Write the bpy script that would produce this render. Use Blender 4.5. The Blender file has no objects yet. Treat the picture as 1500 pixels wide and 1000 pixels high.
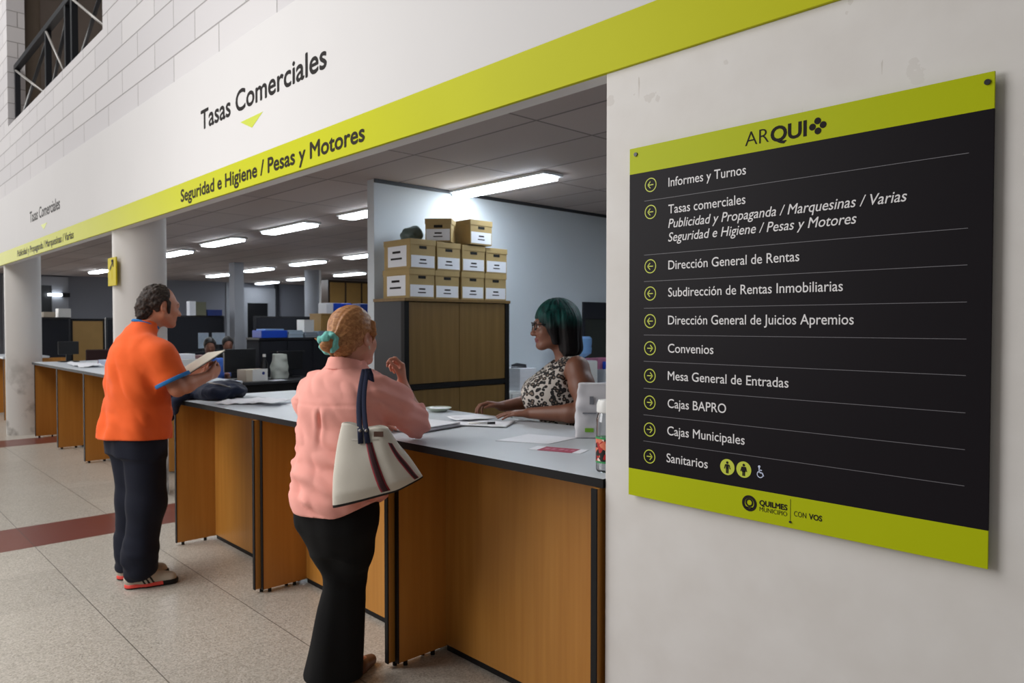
import bpy, bmesh, math, random
import numpy as np
from mathutils import Vector, Matrix, Quaternion

random.seed(7)
rng = np.random.RandomState(11)
C = bpy.context.scene.collection
SC = bpy.context.scene

# ------------------------------------------------------------------ camera
cam_d = bpy.data.cameras.new('camera')
cam = bpy.data.objects.new('camera', cam_d)
C.objects.link(cam)
SC.camera = cam
cam_d.sensor_fit = 'HORIZONTAL'
cam_d.sensor_width = 36.0
cam_d.lens = 36.0 * 1085.0 / 1500.0
cam_d.clip_start = 0.05
_p = math.atan2(25, 1085)
_a = math.atan2(1020 * math.cos(_p), 1085)
fh = Vector((-math.cos(_a), math.sin(_a), 0))
fw = (fh * math.cos(_p) + Vector((0, 0, -math.sin(_p)))).normalized()
rt = Vector((fh.y, -fh.x, 0))
up = rt.cross(fw)
cam.matrix_world = Matrix(((rt.x, up.x, -fw.x, 0), (rt.y, up.y, -fw.y, 0), (rt.z, up.z, -fw.z, 1.5), (0, 0, 0, 1)))
cam_d.dof.use_dof = True
cam_d.dof.focus_distance = 1.95
cam_d.dof.aperture_fstop = 7.0

# ------------------------------------------------------------------ world, lights, exposure
SC.view_settings.view_transform = 'Standard'
SC.view_settings.look = 'None'
SC.view_settings.exposure = 0.0
SC.view_settings.gamma = 1.0
SC.view_settings.use_curve_mapping = False
w = bpy.data.worlds.new('hall_daylight')
SC.world = w
w.use_nodes = True
bg = w.node_tree.nodes['Background']
bg.inputs[0].default_value = (1.0, 0.985, 0.97, 1)
bg.inputs[1].default_value = 0.15


def area(name, loc, target, sx, sy, power, col):
    d = bpy.data.lights.new(name, 'AREA')
    d.shape = 'RECTANGLE'
    d.size, d.size_y = sx, sy
    d.energy = power
    d.color = col
    o = bpy.data.objects.new(name, d)
    C.objects.link(o)
    o.location = loc
    o.rotation_euler = (Vector(target) - Vector(loc)).to_track_quat('-Z', 'Y').to_euler()
    return o


# the hall's glazed roof and its far end window, with a side fill added
area('hall_skylight', (-10.0, -2.8, 8.5), (-9.5, 0.2, 0), 10, 4.5, 720, (1.0, 0.985, 0.97))
area('hall_side_fill', (-4.3, -1.6, 2.6), (-2.3, 1.8, 1.3), 2.6, 2.6, 118, (1.0, 0.99, 0.975))  # added area light to brighten the sign wall from the left, no window here
area('hall_end_window', (-23.0, -1.2, 3.2), (-8.0, -1.0, 0.5), 5.0, 5.0, 420, (1.0, 0.98, 0.96))


# ------------------------------------------------------------------ materials
def lin(c):
    c = c / 255.0
    return c / 12.92 if c <= 0.04045 else ((c + 0.055) / 1.055) ** 2.4


def rgb(r, g, b):
    return (lin(r), lin(g), lin(b), 1.0)


def mat(name, col, rough=0.6, metal=0.0, spec=0.5, var=0.0, vscale=6.0, bump=0.0, bscale=60.0, stretch=(1, 1, 1), coat=0.0, emit=0.0, trans=0.0, sheen=0.0):
    """Principled surface; var = noise variation of the colour, bump = fine relief."""
    m = bpy.data.materials.new(name)
    m.use_nodes = True
    nt = m.node_tree
    b = nt.nodes['Principled BSDF']
    b.inputs['Base Color'].default_value = col
    b.inputs['Roughness'].default_value = rough
    b.inputs['Metallic'].default_value = metal
    b.inputs['Specular IOR Level'].default_value = spec
    b.inputs['Coat Weight'].default_value = coat
    b.inputs['Transmission Weight'].default_value = trans
    if sheen:
        b.inputs['Sheen Weight'].default_value = sheen
    if emit:
        b.inputs['Emission Color'].default_value = col
        b.inputs['Emission Strength'].default_value = emit
    if var or bump:
        tc = nt.nodes.new('ShaderNodeTexCoord')
        mp = nt.nodes.new('ShaderNodeMapping')
        mp.inputs['Scale'].default_value = stretch
        nt.links.new(tc.outputs['Object'], mp.inputs['Vector'])
    if var:
        n = nt.nodes.new('ShaderNodeTexNoise')
        n.inputs['Scale'].default_value = vscale
        n.inputs['Detail'].default_value = 6
        nt.links.new(mp.outputs[0], n.inputs['Vector'])
        r = nt.nodes.new('ShaderNodeMapRange')
        r.inputs['From Min'].default_value = 0.3
        r.inputs['From Max'].default_value = 0.7
        r.inputs['To Min'].default_value = 1 - var
        r.inputs['To Max'].default_value = 1 + var
        nt.links.new(n.outputs['Fac'], r.inputs['Value'])
        h = nt.nodes.new('ShaderNodeVectorMath')
        h.operation = 'SCALE'
        h.inputs[0].default_value = col[:3]
        nt.links.new(r.outputs[0], h.inputs['Scale'])
        nt.links.new(h.outputs[0], b.inputs['Base Color'])
    if bump:
        n2 = nt.nodes.new('ShaderNodeTexNoise')
        n2.inputs['Scale'].default_value = bscale
        n2.inputs['Detail'].default_value = 4
        nt.links.new(mp.outputs[0], n2.inputs['Vector'])
        bp = nt.nodes.new('ShaderNodeBump')
        bp.inputs['Strength'].default_value = bump
        bp.inputs['Distance'].default_value = 0.01
        nt.links.new(n2.outputs['Fac'], bp.inputs['Height'])
        nt.links.new(bp.outputs[0], b.inputs['Normal'])
    return m


class NT:
    """small helper for writing node graphs"""

    def __init__(s, m):
        s.nt = m.node_tree
        s.b = s.nt.nodes['Principled BSDF']

    def n(s, t, **kw):
        x = s.nt.nodes.new('ShaderNode' + t)
        for k, v in kw.items():
            setattr(x, k, v)
        return x

    def l(s, a, b):
        s.nt.links.new(a, b)

    def math(s, op, a, b=None, c=None):
        x = s.n('Math', operation=op)
        for i, v in enumerate((a, b, c)):
            if v is None:
                continue
            if isinstance(v, (int, float)):
                x.inputs[i].default_value = v
            else:
                s.l(v, x.inputs[i])
        return x.outputs[0]

    def mix(s, f, a, b):
        x = s.n('Mix', data_type='RGBA')
        for i, v in ((0, f), (6, a), (7, b)):
            if isinstance(v, (int, float, tuple)):
                x.inputs[i].default_value = v
            else:
                s.l(v, x.inputs[i])
        return x.outputs[2]


def floor_material():
    m = mat('terrazzo', rgb(170, 165, 156), rough=0.3)
    g = NT(m)
    tc = g.n('TexCoord')
    sp = g.n('SeparateXYZ')
    g.l(tc.outputs['Object'], sp.inputs[0])
    X, Yy = sp.outputs[0], sp.outputs[1]

    def joint(v, off, size, wd):
        f = g.math('FRACT', g.math('DIVIDE', g.math('SUBTRACT', v, off), size))
        d = g.math('MINIMUM', f, g.math('SUBTRACT', 1.0, f))
        return g.math('LESS_THAN', d, wd / size)
    jy = joint(Yy, 0.455, 0.6, 0.0026)
    jx = joint(X, -6.45, 0.625, 0.0016)
    # chips of stone
    v1 = g.n('TexVoronoi')
    v1.inputs['Scale'].default_value = 150
    g.l(tc.outputs['Object'], v1.inputs['Vector'])
    r1 = g.n('ValToRGB')
    r1.color_ramp.interpolation = 'CONSTANT'
    els = r1.color_ramp.elements
    els[0].position = 0
    els[0].color = rgb(150, 144, 134)
    els[1].position = 0.25
    els[1].color = rgb(180, 174, 164)
    for p_, c_ in ((0.5, rgb(166, 160, 149)), (0.72, rgb(193, 187, 177)), (0.92, rgb(128, 122, 112))):
        e = els.new(p_)
        e.color = c_
    g.l(v1.outputs['Color'], r1.inputs[0])
    nz = g.n('TexNoise')
    nz.inputs['Scale'].default_value = 1.6
    nz.inputs['Detail'].default_value = 5
    g.l(tc.outputs['Object'], nz.inputs['Vector'])
    base = g.mix(g.math('MULTIPLY', nz.outputs['Fac'], 0.35), r1.outputs[0], rgb(160, 155, 147))
    # each tile a little lighter or darker
    tx = g.math('FLOOR', g.math('DIVIDE', g.math('ADD', X, 6.45), 0.625))
    ty = g.math('FLOOR', g.math('DIVIDE', g.math('SUBTRACT', Yy, 0.455), 0.6))
    wn = g.n('TexWhiteNoise', noise_dimensions='2D')
    cb = g.n('CombineXYZ')
    g.l(tx, cb.inputs[0])
    g.l(ty, cb.inputs[1])
    g.l(cb.outputs[0], wn.inputs['Vector'])
    tile = g.math('ADD', 0.94, g.math('MULTIPLY', wn.outputs['Value'], 0.11))
    vm = g.n('VectorMath', operation='SCALE')
    g.l(base, vm.inputs[0])
    g.l(tile, vm.inputs['Scale'])
    # red tile bands every eighth row
    per = g.math('FLOORED_MODULO', tx, 8.0)
    band = g.math('LESS_THAN', per, 0.5)
    red = g.mix(wn.outputs['Value'], rgb(106, 56, 50), rgb(116, 66, 58))
    c2 = g.mix(band, vm.outputs[0], red)
    jj = g.math('MAXIMUM', jy, g.math('MULTIPLY', jx, 0.45))
    c3 = g.mix(g.math('MULTIPLY', jj, 0.75), c2, rgb(70, 64, 58))
    g.l(c3, g.b.inputs['Base Color'])
    rr = g.math('ADD', 0.24, g.math('MULTIPLY', nz.outputs['Fac'], 0.12))
    g.l(rr, g.b.inputs['Roughness'])
    g.b.inputs['Specular IOR Level'].default_value = 0.45
    return m


def block_material():
    m = mat('painted_block', rgb(214, 211, 211), rough=0.7)
    g = NT(m)
    tc = g.n('TexCoord')
    sp = g.n('SeparateXYZ')
    g.l(tc.outputs['Object'], sp.inputs[0])
    cb = g.n('CombineXYZ')
    g.l(g.math('ADD', sp.outputs[0], sp.outputs[1]), cb.inputs[0])
    g.l(g.math('SUBTRACT', sp.outputs[2], 3.19), cb.inputs[1])
    br = g.n('TexBrick')
    br.inputs['Scale'].default_value = 1.0
    br.inputs['Mortar Size'].default_value = 0.006
    br.inputs['Mortar Smooth'].default_value = 0.4
    br.inputs['Brick Width'].default_value = 0.8
    br.inputs['Row Height'].default_value = 0.2
    br.inputs['Color1'].default_value = rgb(200, 197, 199)
    br.inputs['Color2'].default_value = rgb(208, 205, 206)
    br.inputs['Mortar'].default_value = rgb(150, 146, 146)
    g.l(cb.outputs[0], br.inputs['Vector'])
    g.l(br.outputs['Color'], g.b.inputs['Base Color'])
    nz = g.n('TexNoise')
    nz.inputs['Scale'].default_value = 40
    g.l(tc.outputs['Object'], nz.inputs['Vector'])
    hh = g.math('SUBTRACT', g.math('MULTIPLY', nz.outputs['Fac'], 0.15), br.outputs['Fac'])
    bp = g.n('Bump')
    bp.inputs['Strength'].default_value = 0.6
    bp.inputs['Distance'].default_value = 0.006
    g.l(hh, bp.inputs['Height'])
    g.l(bp.outputs[0], g.b.inputs['Normal'])
    return m


def plaster_material():
    """white painted plaster with thin drips and scratches in its upper part"""
    m = mat('white_plaster', rgb(222, 219, 216), rough=0.7, spec=0.2)
    g = NT(m)
    tc = g.n('TexCoord')
    mp = g.n('Mapping')
    mp.inputs['Scale'].default_value = (46, 46, 5)
    g.l(tc.outputs['Object'], mp.inputs['Vector'])
    nz = g.n('TexNoise')
    nz.inputs['Scale'].default_value = 1.0
    nz.inputs['Detail'].default_value = 3
    g.l(mp.outputs[0], nz.inputs['Vector'])
    n2 = g.n('TexNoise')
    n2.inputs['Scale'].default_value = 7
    n2.inputs['Detail'].default_value = 6
    g.l(tc.outputs['Object'], n2.inputs['Vector'])
    sp = g.n('SeparateXYZ')
    g.l(tc.outputs['Object'], sp.inputs[0])
    hi = g.n('MapRange')
    hi.inputs['From Min'].default_value = 1.95
    hi.inputs['From Max'].default_value = 2.15
    g.l(sp.outputs[2], hi.inputs['Value'])
    streak = g.math('GREATER_THAN', nz.outputs['Fac'], 0.73)
    spot = g.math('GREATER_THAN', n2.outputs['Fac'], 0.66)
    f = g.math('MULTIPLY', g.math('MAXIMUM', streak, g.math('MULTIPLY', spot, 0.5)), g.math('MULTIPLY', hi.outputs[0], 0.35))
    vr = g.n('MapRange')
    vr.inputs['From Min'].default_value = 0.3
    vr.inputs['From Max'].default_value = 0.7
    vr.inputs['To Min'].default_value = 0
    vr.inputs['To Max'].default_value = 1
    g.l(n2.outputs['Fac'], vr.inputs['Value'])
    c1 = g.mix(vr.outputs[0], rgb(219, 215, 211), rgb(226, 223, 220))
    c2 = g.mix(f, c1, rgb(150, 135, 120))
    g.l(c2, g.b.inputs['Base Color'])
    bp = g.n('Bump')
    bp.inputs['Strength'].default_value = 0.12
    bp.inputs['Distance'].default_value = 0.01
    g.l(n2.outputs['Fac'], bp.inputs['Height'])
    g.l(bp.outputs[0], g.b.inputs['Normal'])
    return m


def column_material():
    m = mat('column_paint', rgb(214, 210, 206), rough=0.55)
    g = NT(m)
    tc = g.n('TexCoord')
    sp = g.n('SeparateXYZ')
    g.l(tc.outputs['Object'], sp.inputs[0])
    n2 = g.n('TexNoise')
    n2.inputs['Scale'].default_value = 3.5
    n2.inputs['Detail'].default_value = 8
    g.l(tc.outputs['Object'], n2.inputs['Vector'])
    lo = g.n('MapRange')
    lo.inputs['From Min'].default_value = 1.15
    lo.inputs['From Max'].default_value = 0.5
    g.l(sp.outputs[2], lo.inputs['Value'])
    r = g.n('MapRange')
    r.inputs['From Min'].default_value = 0.47
    r.inputs['From Max'].default_value = 0.62
    g.l(n2.outputs['Fac'], r.inputs['Value'])
    f = g.math('MULTIPLY', g.math('MULTIPLY', lo.outputs[0], r.outputs[0]), 0.9)
    g.l(g.mix(f, rgb(216, 212, 208), rgb(120, 112, 104)), g.b.inputs['Base Color'])
    return m


def ceiling_material():
    m = mat('ceiling_tile', rgb(176, 172, 170), rough=0.8)
    g = NT(m)
    tc = g.n('TexCoord')
    sp = g.n('SeparateXYZ')
    g.l(tc.outputs['Object'], sp.inputs[0])

    def joint(v, off, size, wd):
        f = g.math('FRACT', g.math('DIVIDE', g.math('SUBTRACT', v, off), size))
        d = g.math('MINIMUM', f, g.math('SUBTRACT', 1.0, f))
        return g.math('LESS_THAN', d, wd / size)
    j = g.math('MAXIMUM', joint(sp.outputs[0], -3.1, 1.22, 0.009), joint(sp.outputs[1], 3.11, 0.5, 0.009))
    tx = g.math('FLOOR', g.math('DIVIDE', g.math('ADD', sp.outputs[0], 3.1), 1.22))
    ty = g.math('FLOOR', g.math('DIVIDE', g.math('SUBTRACT', sp.outputs[1], 3.11), 0.5))
    wn = g.n('TexWhiteNoise', noise_dimensions='2D')
    cb = g.n('CombineXYZ')
    g.l(tx, cb.inputs[0])
    g.l(ty, cb.inputs[1])
    g.l(cb.outputs[0], wn.inputs['Vector'])
    base = g.mix(wn.outputs['Value'], rgb(166, 154, 150), rgb(182, 170, 166))
    g.l(g.mix(g.math('MULTIPLY', j, 0.8), base, rgb(96, 90, 88)), g.b.inputs['Base Color'])
    return m


def wood_material(name, a, b, scale=1.0, rough=0.42, axis='Z'):
    m = mat(name, a, rough=rough)
    g = NT(m)
    tc = g.n('TexCoord')
    mp = g.n('Mapping')
    s = [30 * scale, 30 * scale, 30 * scale]
    s['XYZ'.index(axis)] = 1.2 * scale
    mp.inputs['Scale'].default_value = s
    g.l(tc.outputs['Object'], mp.inputs['Vector'])
    nz = g.n('TexNoise')
    nz.inputs['Scale'].default_value = 1.0
    nz.inputs['Detail'].default_value = 7
    g.l(mp.outputs[0], nz.inputs['Vector'])
    r = g.n('MapRange')
    r.inputs['From Min'].default_value = 0.3
    r.inputs['From Max'].default_value = 0.7
    g.l(nz.outputs['Fac'], r.inputs['Value'])
    g.l(g.mix(r.outputs[0], a, b), g.b.inputs['Base Color'])
    return m


M = {}
M['floor'] = floor_material()
M['block'] = block_material()
M['plaster'] = plaster_material()
M['column'] = column_material()
M['ceiling'] = ceiling_material()
M['wood'] = wood_material('counter_laminate', rgb(176, 117, 46), rgb(190, 132, 58))
M['cab_wood'] = wood_material('cabinet_laminate', rgb(112, 86, 44), rgb(126, 98, 54))
M['white'] = mat('white_paint', rgb(216, 214, 212), 0.5, var=0.015, vscale=2)
M['board'] = mat('fascia_white_vinyl', rgb(214, 212, 212), 0.65, var=0.012, vscale=1.5, spec=0.12)
M['green'] = mat('fascia_lime_vinyl', rgb(192, 194, 20), 0.5, var=0.02, vscale=2, spec=0.12)
M['sign_green'] = mat('sign_lime_print', rgb(180, 190, 14), 0.42, var=0.02, vscale=2, spec=0.12)
M['sign_black'] = mat('sign_black_print', rgb(29, 26, 30), 0.42, var=0.04, vscale=3, spec=0.08)
M['ink'] = mat('black_lettering', rgb(38, 34, 34), 0.6, spec=0.08)
M['ink_brown'] = mat('dark_lettering', rgb(46, 40, 30), 0.6, spec=0.08)
M['ink_white'] = mat('white_lettering', rgb(226, 224, 226), 0.5)
M['ink_green'] = mat('lime_print', rgb(196, 206, 60), 0.5)
M['ink_grey'] = mat('grey_divider_print', rgb(104, 102, 108), 0.5)
M['black_metal'] = mat('black_painted_steel', rgb(26, 28, 34), 0.4, var=0.05)
M['light_metal'] = mat('pale_steel', rgb(150, 146, 142), 0.4, 0.3)
M['black'] = mat('black_edge_band', rgb(24, 23, 24), 0.5, spec=0.2)
M['grey_top'] = mat('grey_laminate', rgb(192, 198, 204), 0.4, spec=0.35, var=0.02, vscale=5)
M['office_wall'] = mat('office_wall_paint', rgb(128, 130, 140), 0.7, var=0.02, vscale=1.2)
M['part_wall'] = mat('partition_paint', rgb(205, 212, 218), 0.6, var=0.015, vscale=1.2)
M['office_pale'] = mat('office_pale_paint', rgb(150, 153, 160), 0.7, var=0.02)
M['tube_small'] = mat('lit_small_tube', (0.86, 0.93, 1.0, 1), 0.4, emit=7.0)
M['dark_wall'] = mat('balcony_grey', rgb(196, 188, 182), 0.8, var=0.05, vscale=1)
M['tan'] = mat('tan_panel', rgb(166, 130, 72), 0.5, var=0.05)
M['navy'] = mat('dark_screen_fabric', rgb(24, 27, 36), 0.8, var=0.06, vscale=40)
M['dark_steel'] = mat('charcoal_steel', rgb(44, 45, 50), 0.45, var=0.04)
M['paper'] = mat('white_paper', rgb(228, 230, 236), 0.6)
M['blue'] = mat('blue_plastic', rgb(22, 74, 196), 0.4)
M['dark_blue'] = mat('dark_blue_plastic', rgb(30, 52, 120), 0.4)
M['cardboard'] = mat('cardboard', rgb(166, 142, 94), 0.7, var=0.05, vscale=12)
M['cardboard_dark'] = mat('cardboard_side', rgb(164, 138, 86), 0.7, var=0.05, vscale=12)
M['hole'] = mat('dark_hand_hole', rgb(20, 18, 15), 0.9)
M['tube'] = mat('lit_fluorescent', (0.86, 0.93, 1.0, 1), 0.4, emit=22.0)
M['tube_near'] = mat('lit_fluorescent_new', (0.80, 0.90, 1.0, 1), 0.4, emit=28.0)
M['lamp_body'] = mat('lamp_enamel', rgb(220, 224, 226), 0.4)
M['glass_dark'] = mat('dark_glass', rgb(58, 62, 58), 0.12, spec=0.6)
M['yellow'] = mat('yellow_sign_print', rgb(206, 188, 36), 0.6, spec=0.15)
M['red'] = mat('red_card', rgb(158, 34, 70), 0.5)
M['maroon'] = mat('maroon_plastic', rgb(120, 34, 44), 0.5)
M['white_plastic'] = mat('white_plastic', rgb(222, 222, 220), 0.35)
M['beige'] = mat('beige_carton', rgb(198, 186, 168), 0.7)
M['monitor'] = mat('black_plastic', rgb(18, 19, 22), 0.35)


# ------------------------------------------------------------------ mesh helpers
def new_obj(name, me, parent=None, loc=None):
    o = bpy.data.objects.new(name, me)
    C.objects.link(o)
    if parent is not None:
        o.parent = parent
    if loc is not None:
        o.location = loc
    return o


def tag(o, label, cat, group=None, kind=None):
    o['label'] = label
    o['category'] = cat
    if group:
        o['group'] = group
    if kind:
        o['kind'] = kind
    return o


def thing(name, label, cat, loc=(0, 0, 0), rotz=0.0, group=None):
    o = bpy.data.objects.new(name, None)
    C.objects.link(o)
    o.empty_display_size = 0.05
    o.location = loc
    o.rotation_euler = (0, 0, rotz)
    return tag(o, label, cat, group)


def bm_obj(name, bm, m, parent=None, smooth=False, loc=None):
    bmesh.ops.recalc_face_normals(bm, faces=bm.faces)
    me = bpy.data.meshes.new(name)
    bm.to_mesh(me)
    bm.free()
    if smooth:
        me.polygons.foreach_set('use_smooth', [True] * len(me.polygons))
    if m is not None:
        for x in (m if isinstance(m, (list, tuple)) else [m]):
            me.materials.append(x)
    return new_obj(name, me, parent, loc)


def add_box(bm, lo, hi, bev=0.0, mi=0, rot=None):
    lo, hi = Vector(lo), Vector(hi)
    c = (lo + hi) / 2
    s = hi - lo
    r = bmesh.ops.create_cube(bm, size=1.0)
    vs = r['verts']
    for v in vs:
        v.co = Vector((v.co.x * s.x, v.co.y * s.y, v.co.z * s.z))
        if rot is not None:
            v.co = rot @ v.co
        v.co += c
    fs = list({f for v in vs for f in v.link_faces})
    for f in fs:
        f.material_index = mi
    if bev > 0:
        es = list({e for v in vs for e in v.link_edges})
        q = bmesh.ops.bevel(bm, geom=es, offset=min(bev, min(s) * 0.45), segments=2, profile=0.7, affect='EDGES')
        for f in q['faces']:
            f.material_index = mi
    return vs


def box(name, lo, hi, m, parent=None, bev=0.004, rot=None):
    bm = bmesh.new()
    add_box(bm, lo, hi, bev, 0, rot)
    return bm_obj(name, bm, m, parent)


def add_lathe(bm, prof, center=(0, 0, 0), seg=32, mi=0):
    """prof: list of (radius, z) from bottom to top"""
    cx, cy, cz = center
    rings = []
    for r, z in prof:
        if r < 1e-6:
            rings.append([bm.verts.new((cx, cy, cz + z))])
        else:
            rings.append([bm.verts.new((cx + r * math.cos(2 * math.pi * i / seg), cy + r * math.sin(2 * math.pi * i / seg), cz + z)) for i in range(seg)])
    for a, b in zip(rings, rings[1:]):
        for i in range(seg):
            j = (i + 1) % seg
            q = [a[i % len(a)], a[j % len(a)], b[j % len(b)], b[i % len(b)]]
            u = []
            for v in q:
                if v not in u:
                    u.append(v)
            if len(u) > 2:
                bm.faces.new(u).material_index = mi
    for rg, rev in ((rings[0], True), (rings[-1], False)):
        if len(rg) > 2:
            bm.faces.new(list(reversed(rg)) if rev else rg).material_index = mi


def lathe(name, prof, m, parent=None, center=(0, 0, 0), seg=32, smooth=True):
    bm = bmesh.new()
    add_lathe(bm, prof, center, seg)
    o = bm_obj(name, bm, m, parent, smooth)
    if smooth:
        mod = o.modifiers.new('edge', 'EDGE_SPLIT')
        mod.split_angle = math.radians(40)
    return o


def add_tube(bm, pts, r, seg=10, mi=0, flat=None):
    """tube along a polyline; r a number or one per point; flat=(normal, ratio) squashes it"""
    pts = [Vector(p) for p in pts]
    rs = r if isinstance(r, (list, tuple)) else [r] * len(pts)
    rings = []
    ref = None
    for i, p in enumerate(pts):
        t = (pts[min(i + 1, len(pts) - 1)] - pts[max(i - 1, 0)]).normalized()
        if ref is None:
            ref = t.orthogonal().normalized()
        if flat is not None:
            ref = Vector(flat[0])
        n = (ref - t * ref.dot(t)).normalized()
        b = t.cross(n)
        ref = n
        k = flat[1] if flat is not None else 1.0
        rings.append([bm.verts.new(p + n * (math.cos(2 * math.pi * j / seg) * rs[i] * k) + b * (math.sin(2 * math.pi * j / seg) * rs[i])) for j in range(seg)])
    for a, b in zip(rings, rings[1:]):
        for j in range(seg):
            bm.faces.new((a[j], a[(j + 1) % seg], b[(j + 1) % seg], b[j])).material_index = mi
    bm.faces.new(list(reversed(rings[0]))).material_index = mi
    bm.faces.new(rings[-1]).material_index = mi


def tube(name, pts, r, m, parent=None, seg=10, flat=None):
    bm = bmesh.new()
    add_tube(bm, pts, r, seg, 0, flat)
    return bm_obj(name, bm, m, parent, True)


def prism(name, pts2, y0, y1, m, parent=None):
    """polygon in the x-z plane, given thickness along y"""
    bm = bmesh.new()
    a = [bm.verts.new((x, y0, z)) for x, z in pts2]
    b = [bm.verts.new((x, y1, z)) for x, z in pts2]
    n = len(a)
    bm.faces.new(a)
    bm.faces.new(list(reversed(b)))
    for i in range(n):
        j = (i + 1) % n
        bm.faces.new((a[i], b[i], b[j], a[j]))
    return bm_obj(name, bm, m, parent)


FONT_CACHE = {}


def text_mesh(body, weight=0.0, shear=0.0, depth=0.0006):
    cu = bpy.data.curves.new('lettering', 'FONT')
    cu.body = body
    cu.size = 1.0
    cu.offset = weight
    cu.shear = shear
    cu.extrude = depth
    cu.resolution_u = 4
    ob = bpy.data.objects.new('lettering', cu)
    C.objects.link(ob)
    dg = bpy.context.evaluated_depsgraph_get()
    dg.update()
    me = bpy.data.meshes.new_from_object(ob.evaluated_get(dg))
    bpy.data.objects.remove(ob)
    bpy.data.curves.remove(cu)
    return me


def lettering(name, body, u0, u1, z, cap, m, parent, y, weight=0.0, shear=0.0, th=0.0008, fat=0.0, words=False):
    """lettering on a wall that faces -Y: from x=u0 to x=u1, baseline z, capital height cap"""
    me = text_mesh(body, weight, shear)
    co = np.empty(len(me.vertices) * 3, np.float32)
    me.vertices.foreach_get('co', co)
    co = co.reshape(-1, 3)
    x0, x1 = co[:, 0].min(), co[:, 0].max()
    sx = (u1 - u0) / (x1 - x0)
    sz = cap / 0.729
    out = np.empty_like(co)
    out[:, 0] = u0 + (co[:, 0] - x0) * sx
    out[:, 2] = z + co[:, 1] * sz
    out[:, 1] = y - np.where(co[:, 2] > 0, th, -th * 0.2)
    if fat:
        # heavier strokes: the same letters laid over themselves a hair apart
        pol = [tuple(p.vertices) for p in me.polygons]
        n0 = len(out)
        vs_, fs_ = [], []
        for k, (dx, dz) in enumerate(((-fat, 0), (fat, 0), (0, fat), (0, -fat))):
            vs_.append(out + np.array([dx, -0.00002 * k, dz], np.float32))
            fs_ += [tuple(i + n0 * k for i in p) for p in pol]
        bpy.data.meshes.remove(me)
        me = bpy.data.meshes.new(name)
        me.from_pydata(np.concatenate(vs_).tolist(), [], fs_)
    else:
        me.vertices.foreach_set('co', out.ravel())
    if words:
        # one mesh for each word
        n_ = len(me.vertices)
        v_ = np.empty(n_ * 3, np.float32)
        me.vertices.foreach_get('co', v_)
        v_ = v_.reshape(-1, 3)
        pol = [tuple(p.vertices) for p in me.polygons]
        iv = sorted((min(v_[i][0] for i in p), max(v_[i][0] for i in p), k) for k, p in enumerate(pol))
        groups, end = [[]], None
        for a, b, k in iv:
            if end is not None and a - end > 0.17 * cap:
                groups.append([])
            groups[-1].append(k)
            end = b if end is None else max(end, b)
        bpy.data.meshes.remove(me)
        obs = []
        for gr in groups:
            used = sorted({i for k in gr for i in pol[k]})
            ix = {v: i for i, v in enumerate(used)}
            q = bpy.data.meshes.new(name)
            q.from_pydata(v_[used].tolist(), [], [tuple(ix[i] for i in pol[k]) for k in gr])
            q.materials.append(m)
            q.update()
            obs.append(new_obj(name, q, parent))
        return obs
    me.materials.clear()
    me.materials.append(m)
    me.update()
    o = new_obj(name, me, parent)
    return o


def ring_mesh(bm, cx, cz, r, t, y0, y1, seg=36):
    a = []
    for rr in (r, r - t):
        for yy in (y0, y1):
            a.append([bm.verts.new((cx + rr * math.cos(2 * math.pi * i / seg), yy, cz + rr * math.sin(2 * math.pi * i / seg))) for i in range(seg)])
    of, ob, inf, inb = a
    for i in range(seg):
        j = (i + 1) % seg
        bm.faces.new((of[i], of[j], inf[j], inf[i]))
        bm.faces.new((ob[i], inb[i], inb[j], ob[j]))
        bm.faces.new((of[i], ob[i], ob[j], of[j]))
        bm.faces.new((inf[i], inf[j], inb[j], inb[i]))


def disc_mesh(bm, cx, cz, r, y0, y1, seg=28, mi=0):
    a = [bm.verts.new((cx + r * math.cos(2 * math.pi * i / seg), y0, cz + r * math.sin(2 * math.pi * i / seg))) for i in range(seg)]
    b = [bm.verts.new((cx + r * math.cos(2 * math.pi * i / seg), y1, cz + r * math.sin(2 * math.pi * i / seg))) for i in range(seg)]
    fs = [bm.faces.new(a), bm.faces.new(list(reversed(b)))]
    for i in range(seg):
        j = (i + 1) % seg
        fs.append(bm.faces.new((a[i], b[i], b[j], a[j])))
    for f in fs:
        f.material_index = mi


def seg_mesh(bm, p, q, wd, y0, y1):
    (x0, z0), (x1, z1) = p, q
    d = Vector((x1 - x0, z1 - z0)).normalized()
    n = Vector((-d.y, d.x)) * wd / 2
    c = [(x0 + n.x, z0 + n.y), (x1 + n.x, z1 + n.y), (x1 - n.x, z1 - n.y), (x0 - n.x, z0 - n.y)]
    a = [bm.verts.new((x, y0, z)) for x, z in c]
    b = [bm.verts.new((x, y1, z)) for x, z in c]
    bm.faces.new(a)
    bm.faces.new(list(reversed(b)))
    for i in range(4):
        j = (i + 1) % 4
        bm.faces.new((a[i], b[i], b[j], a[j]))


def struct(o, label, cat):
    return tag(o, label, cat, kind='structure')

# ================================================================== THE SETTING
struct(box('floor', (-24, -7, -0.1), (6, 12, 0), M['floor'], bev=0), 'speckled grey terrazzo floor of the hall with a dark red tile band', 'floor')

# white block wall above the counters, with the balcony opening
bm = bmesh.new()
for lo, hi in (((-20, 1.87, 3.19), (4, 2.07, 4.08)), ((-20, 1.87, 4.08), (-11.59, 2.07, 7.2)), ((-7.22, 1.87, 4.08), (4, 2.07, 7.2))):
    add_box(bm, lo, hi)
struct(bm_obj('wall_front', bm, M['block']), 'upper wall of white painted blocks above the counter fascia', 'wall')
struct(box('wall_right', (-1.532, 1.855, 0), (4, 2.0, 2.3), M['plaster'], bev=0.004), 'white plaster wall that carries the black directory sign', 'wall')
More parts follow.
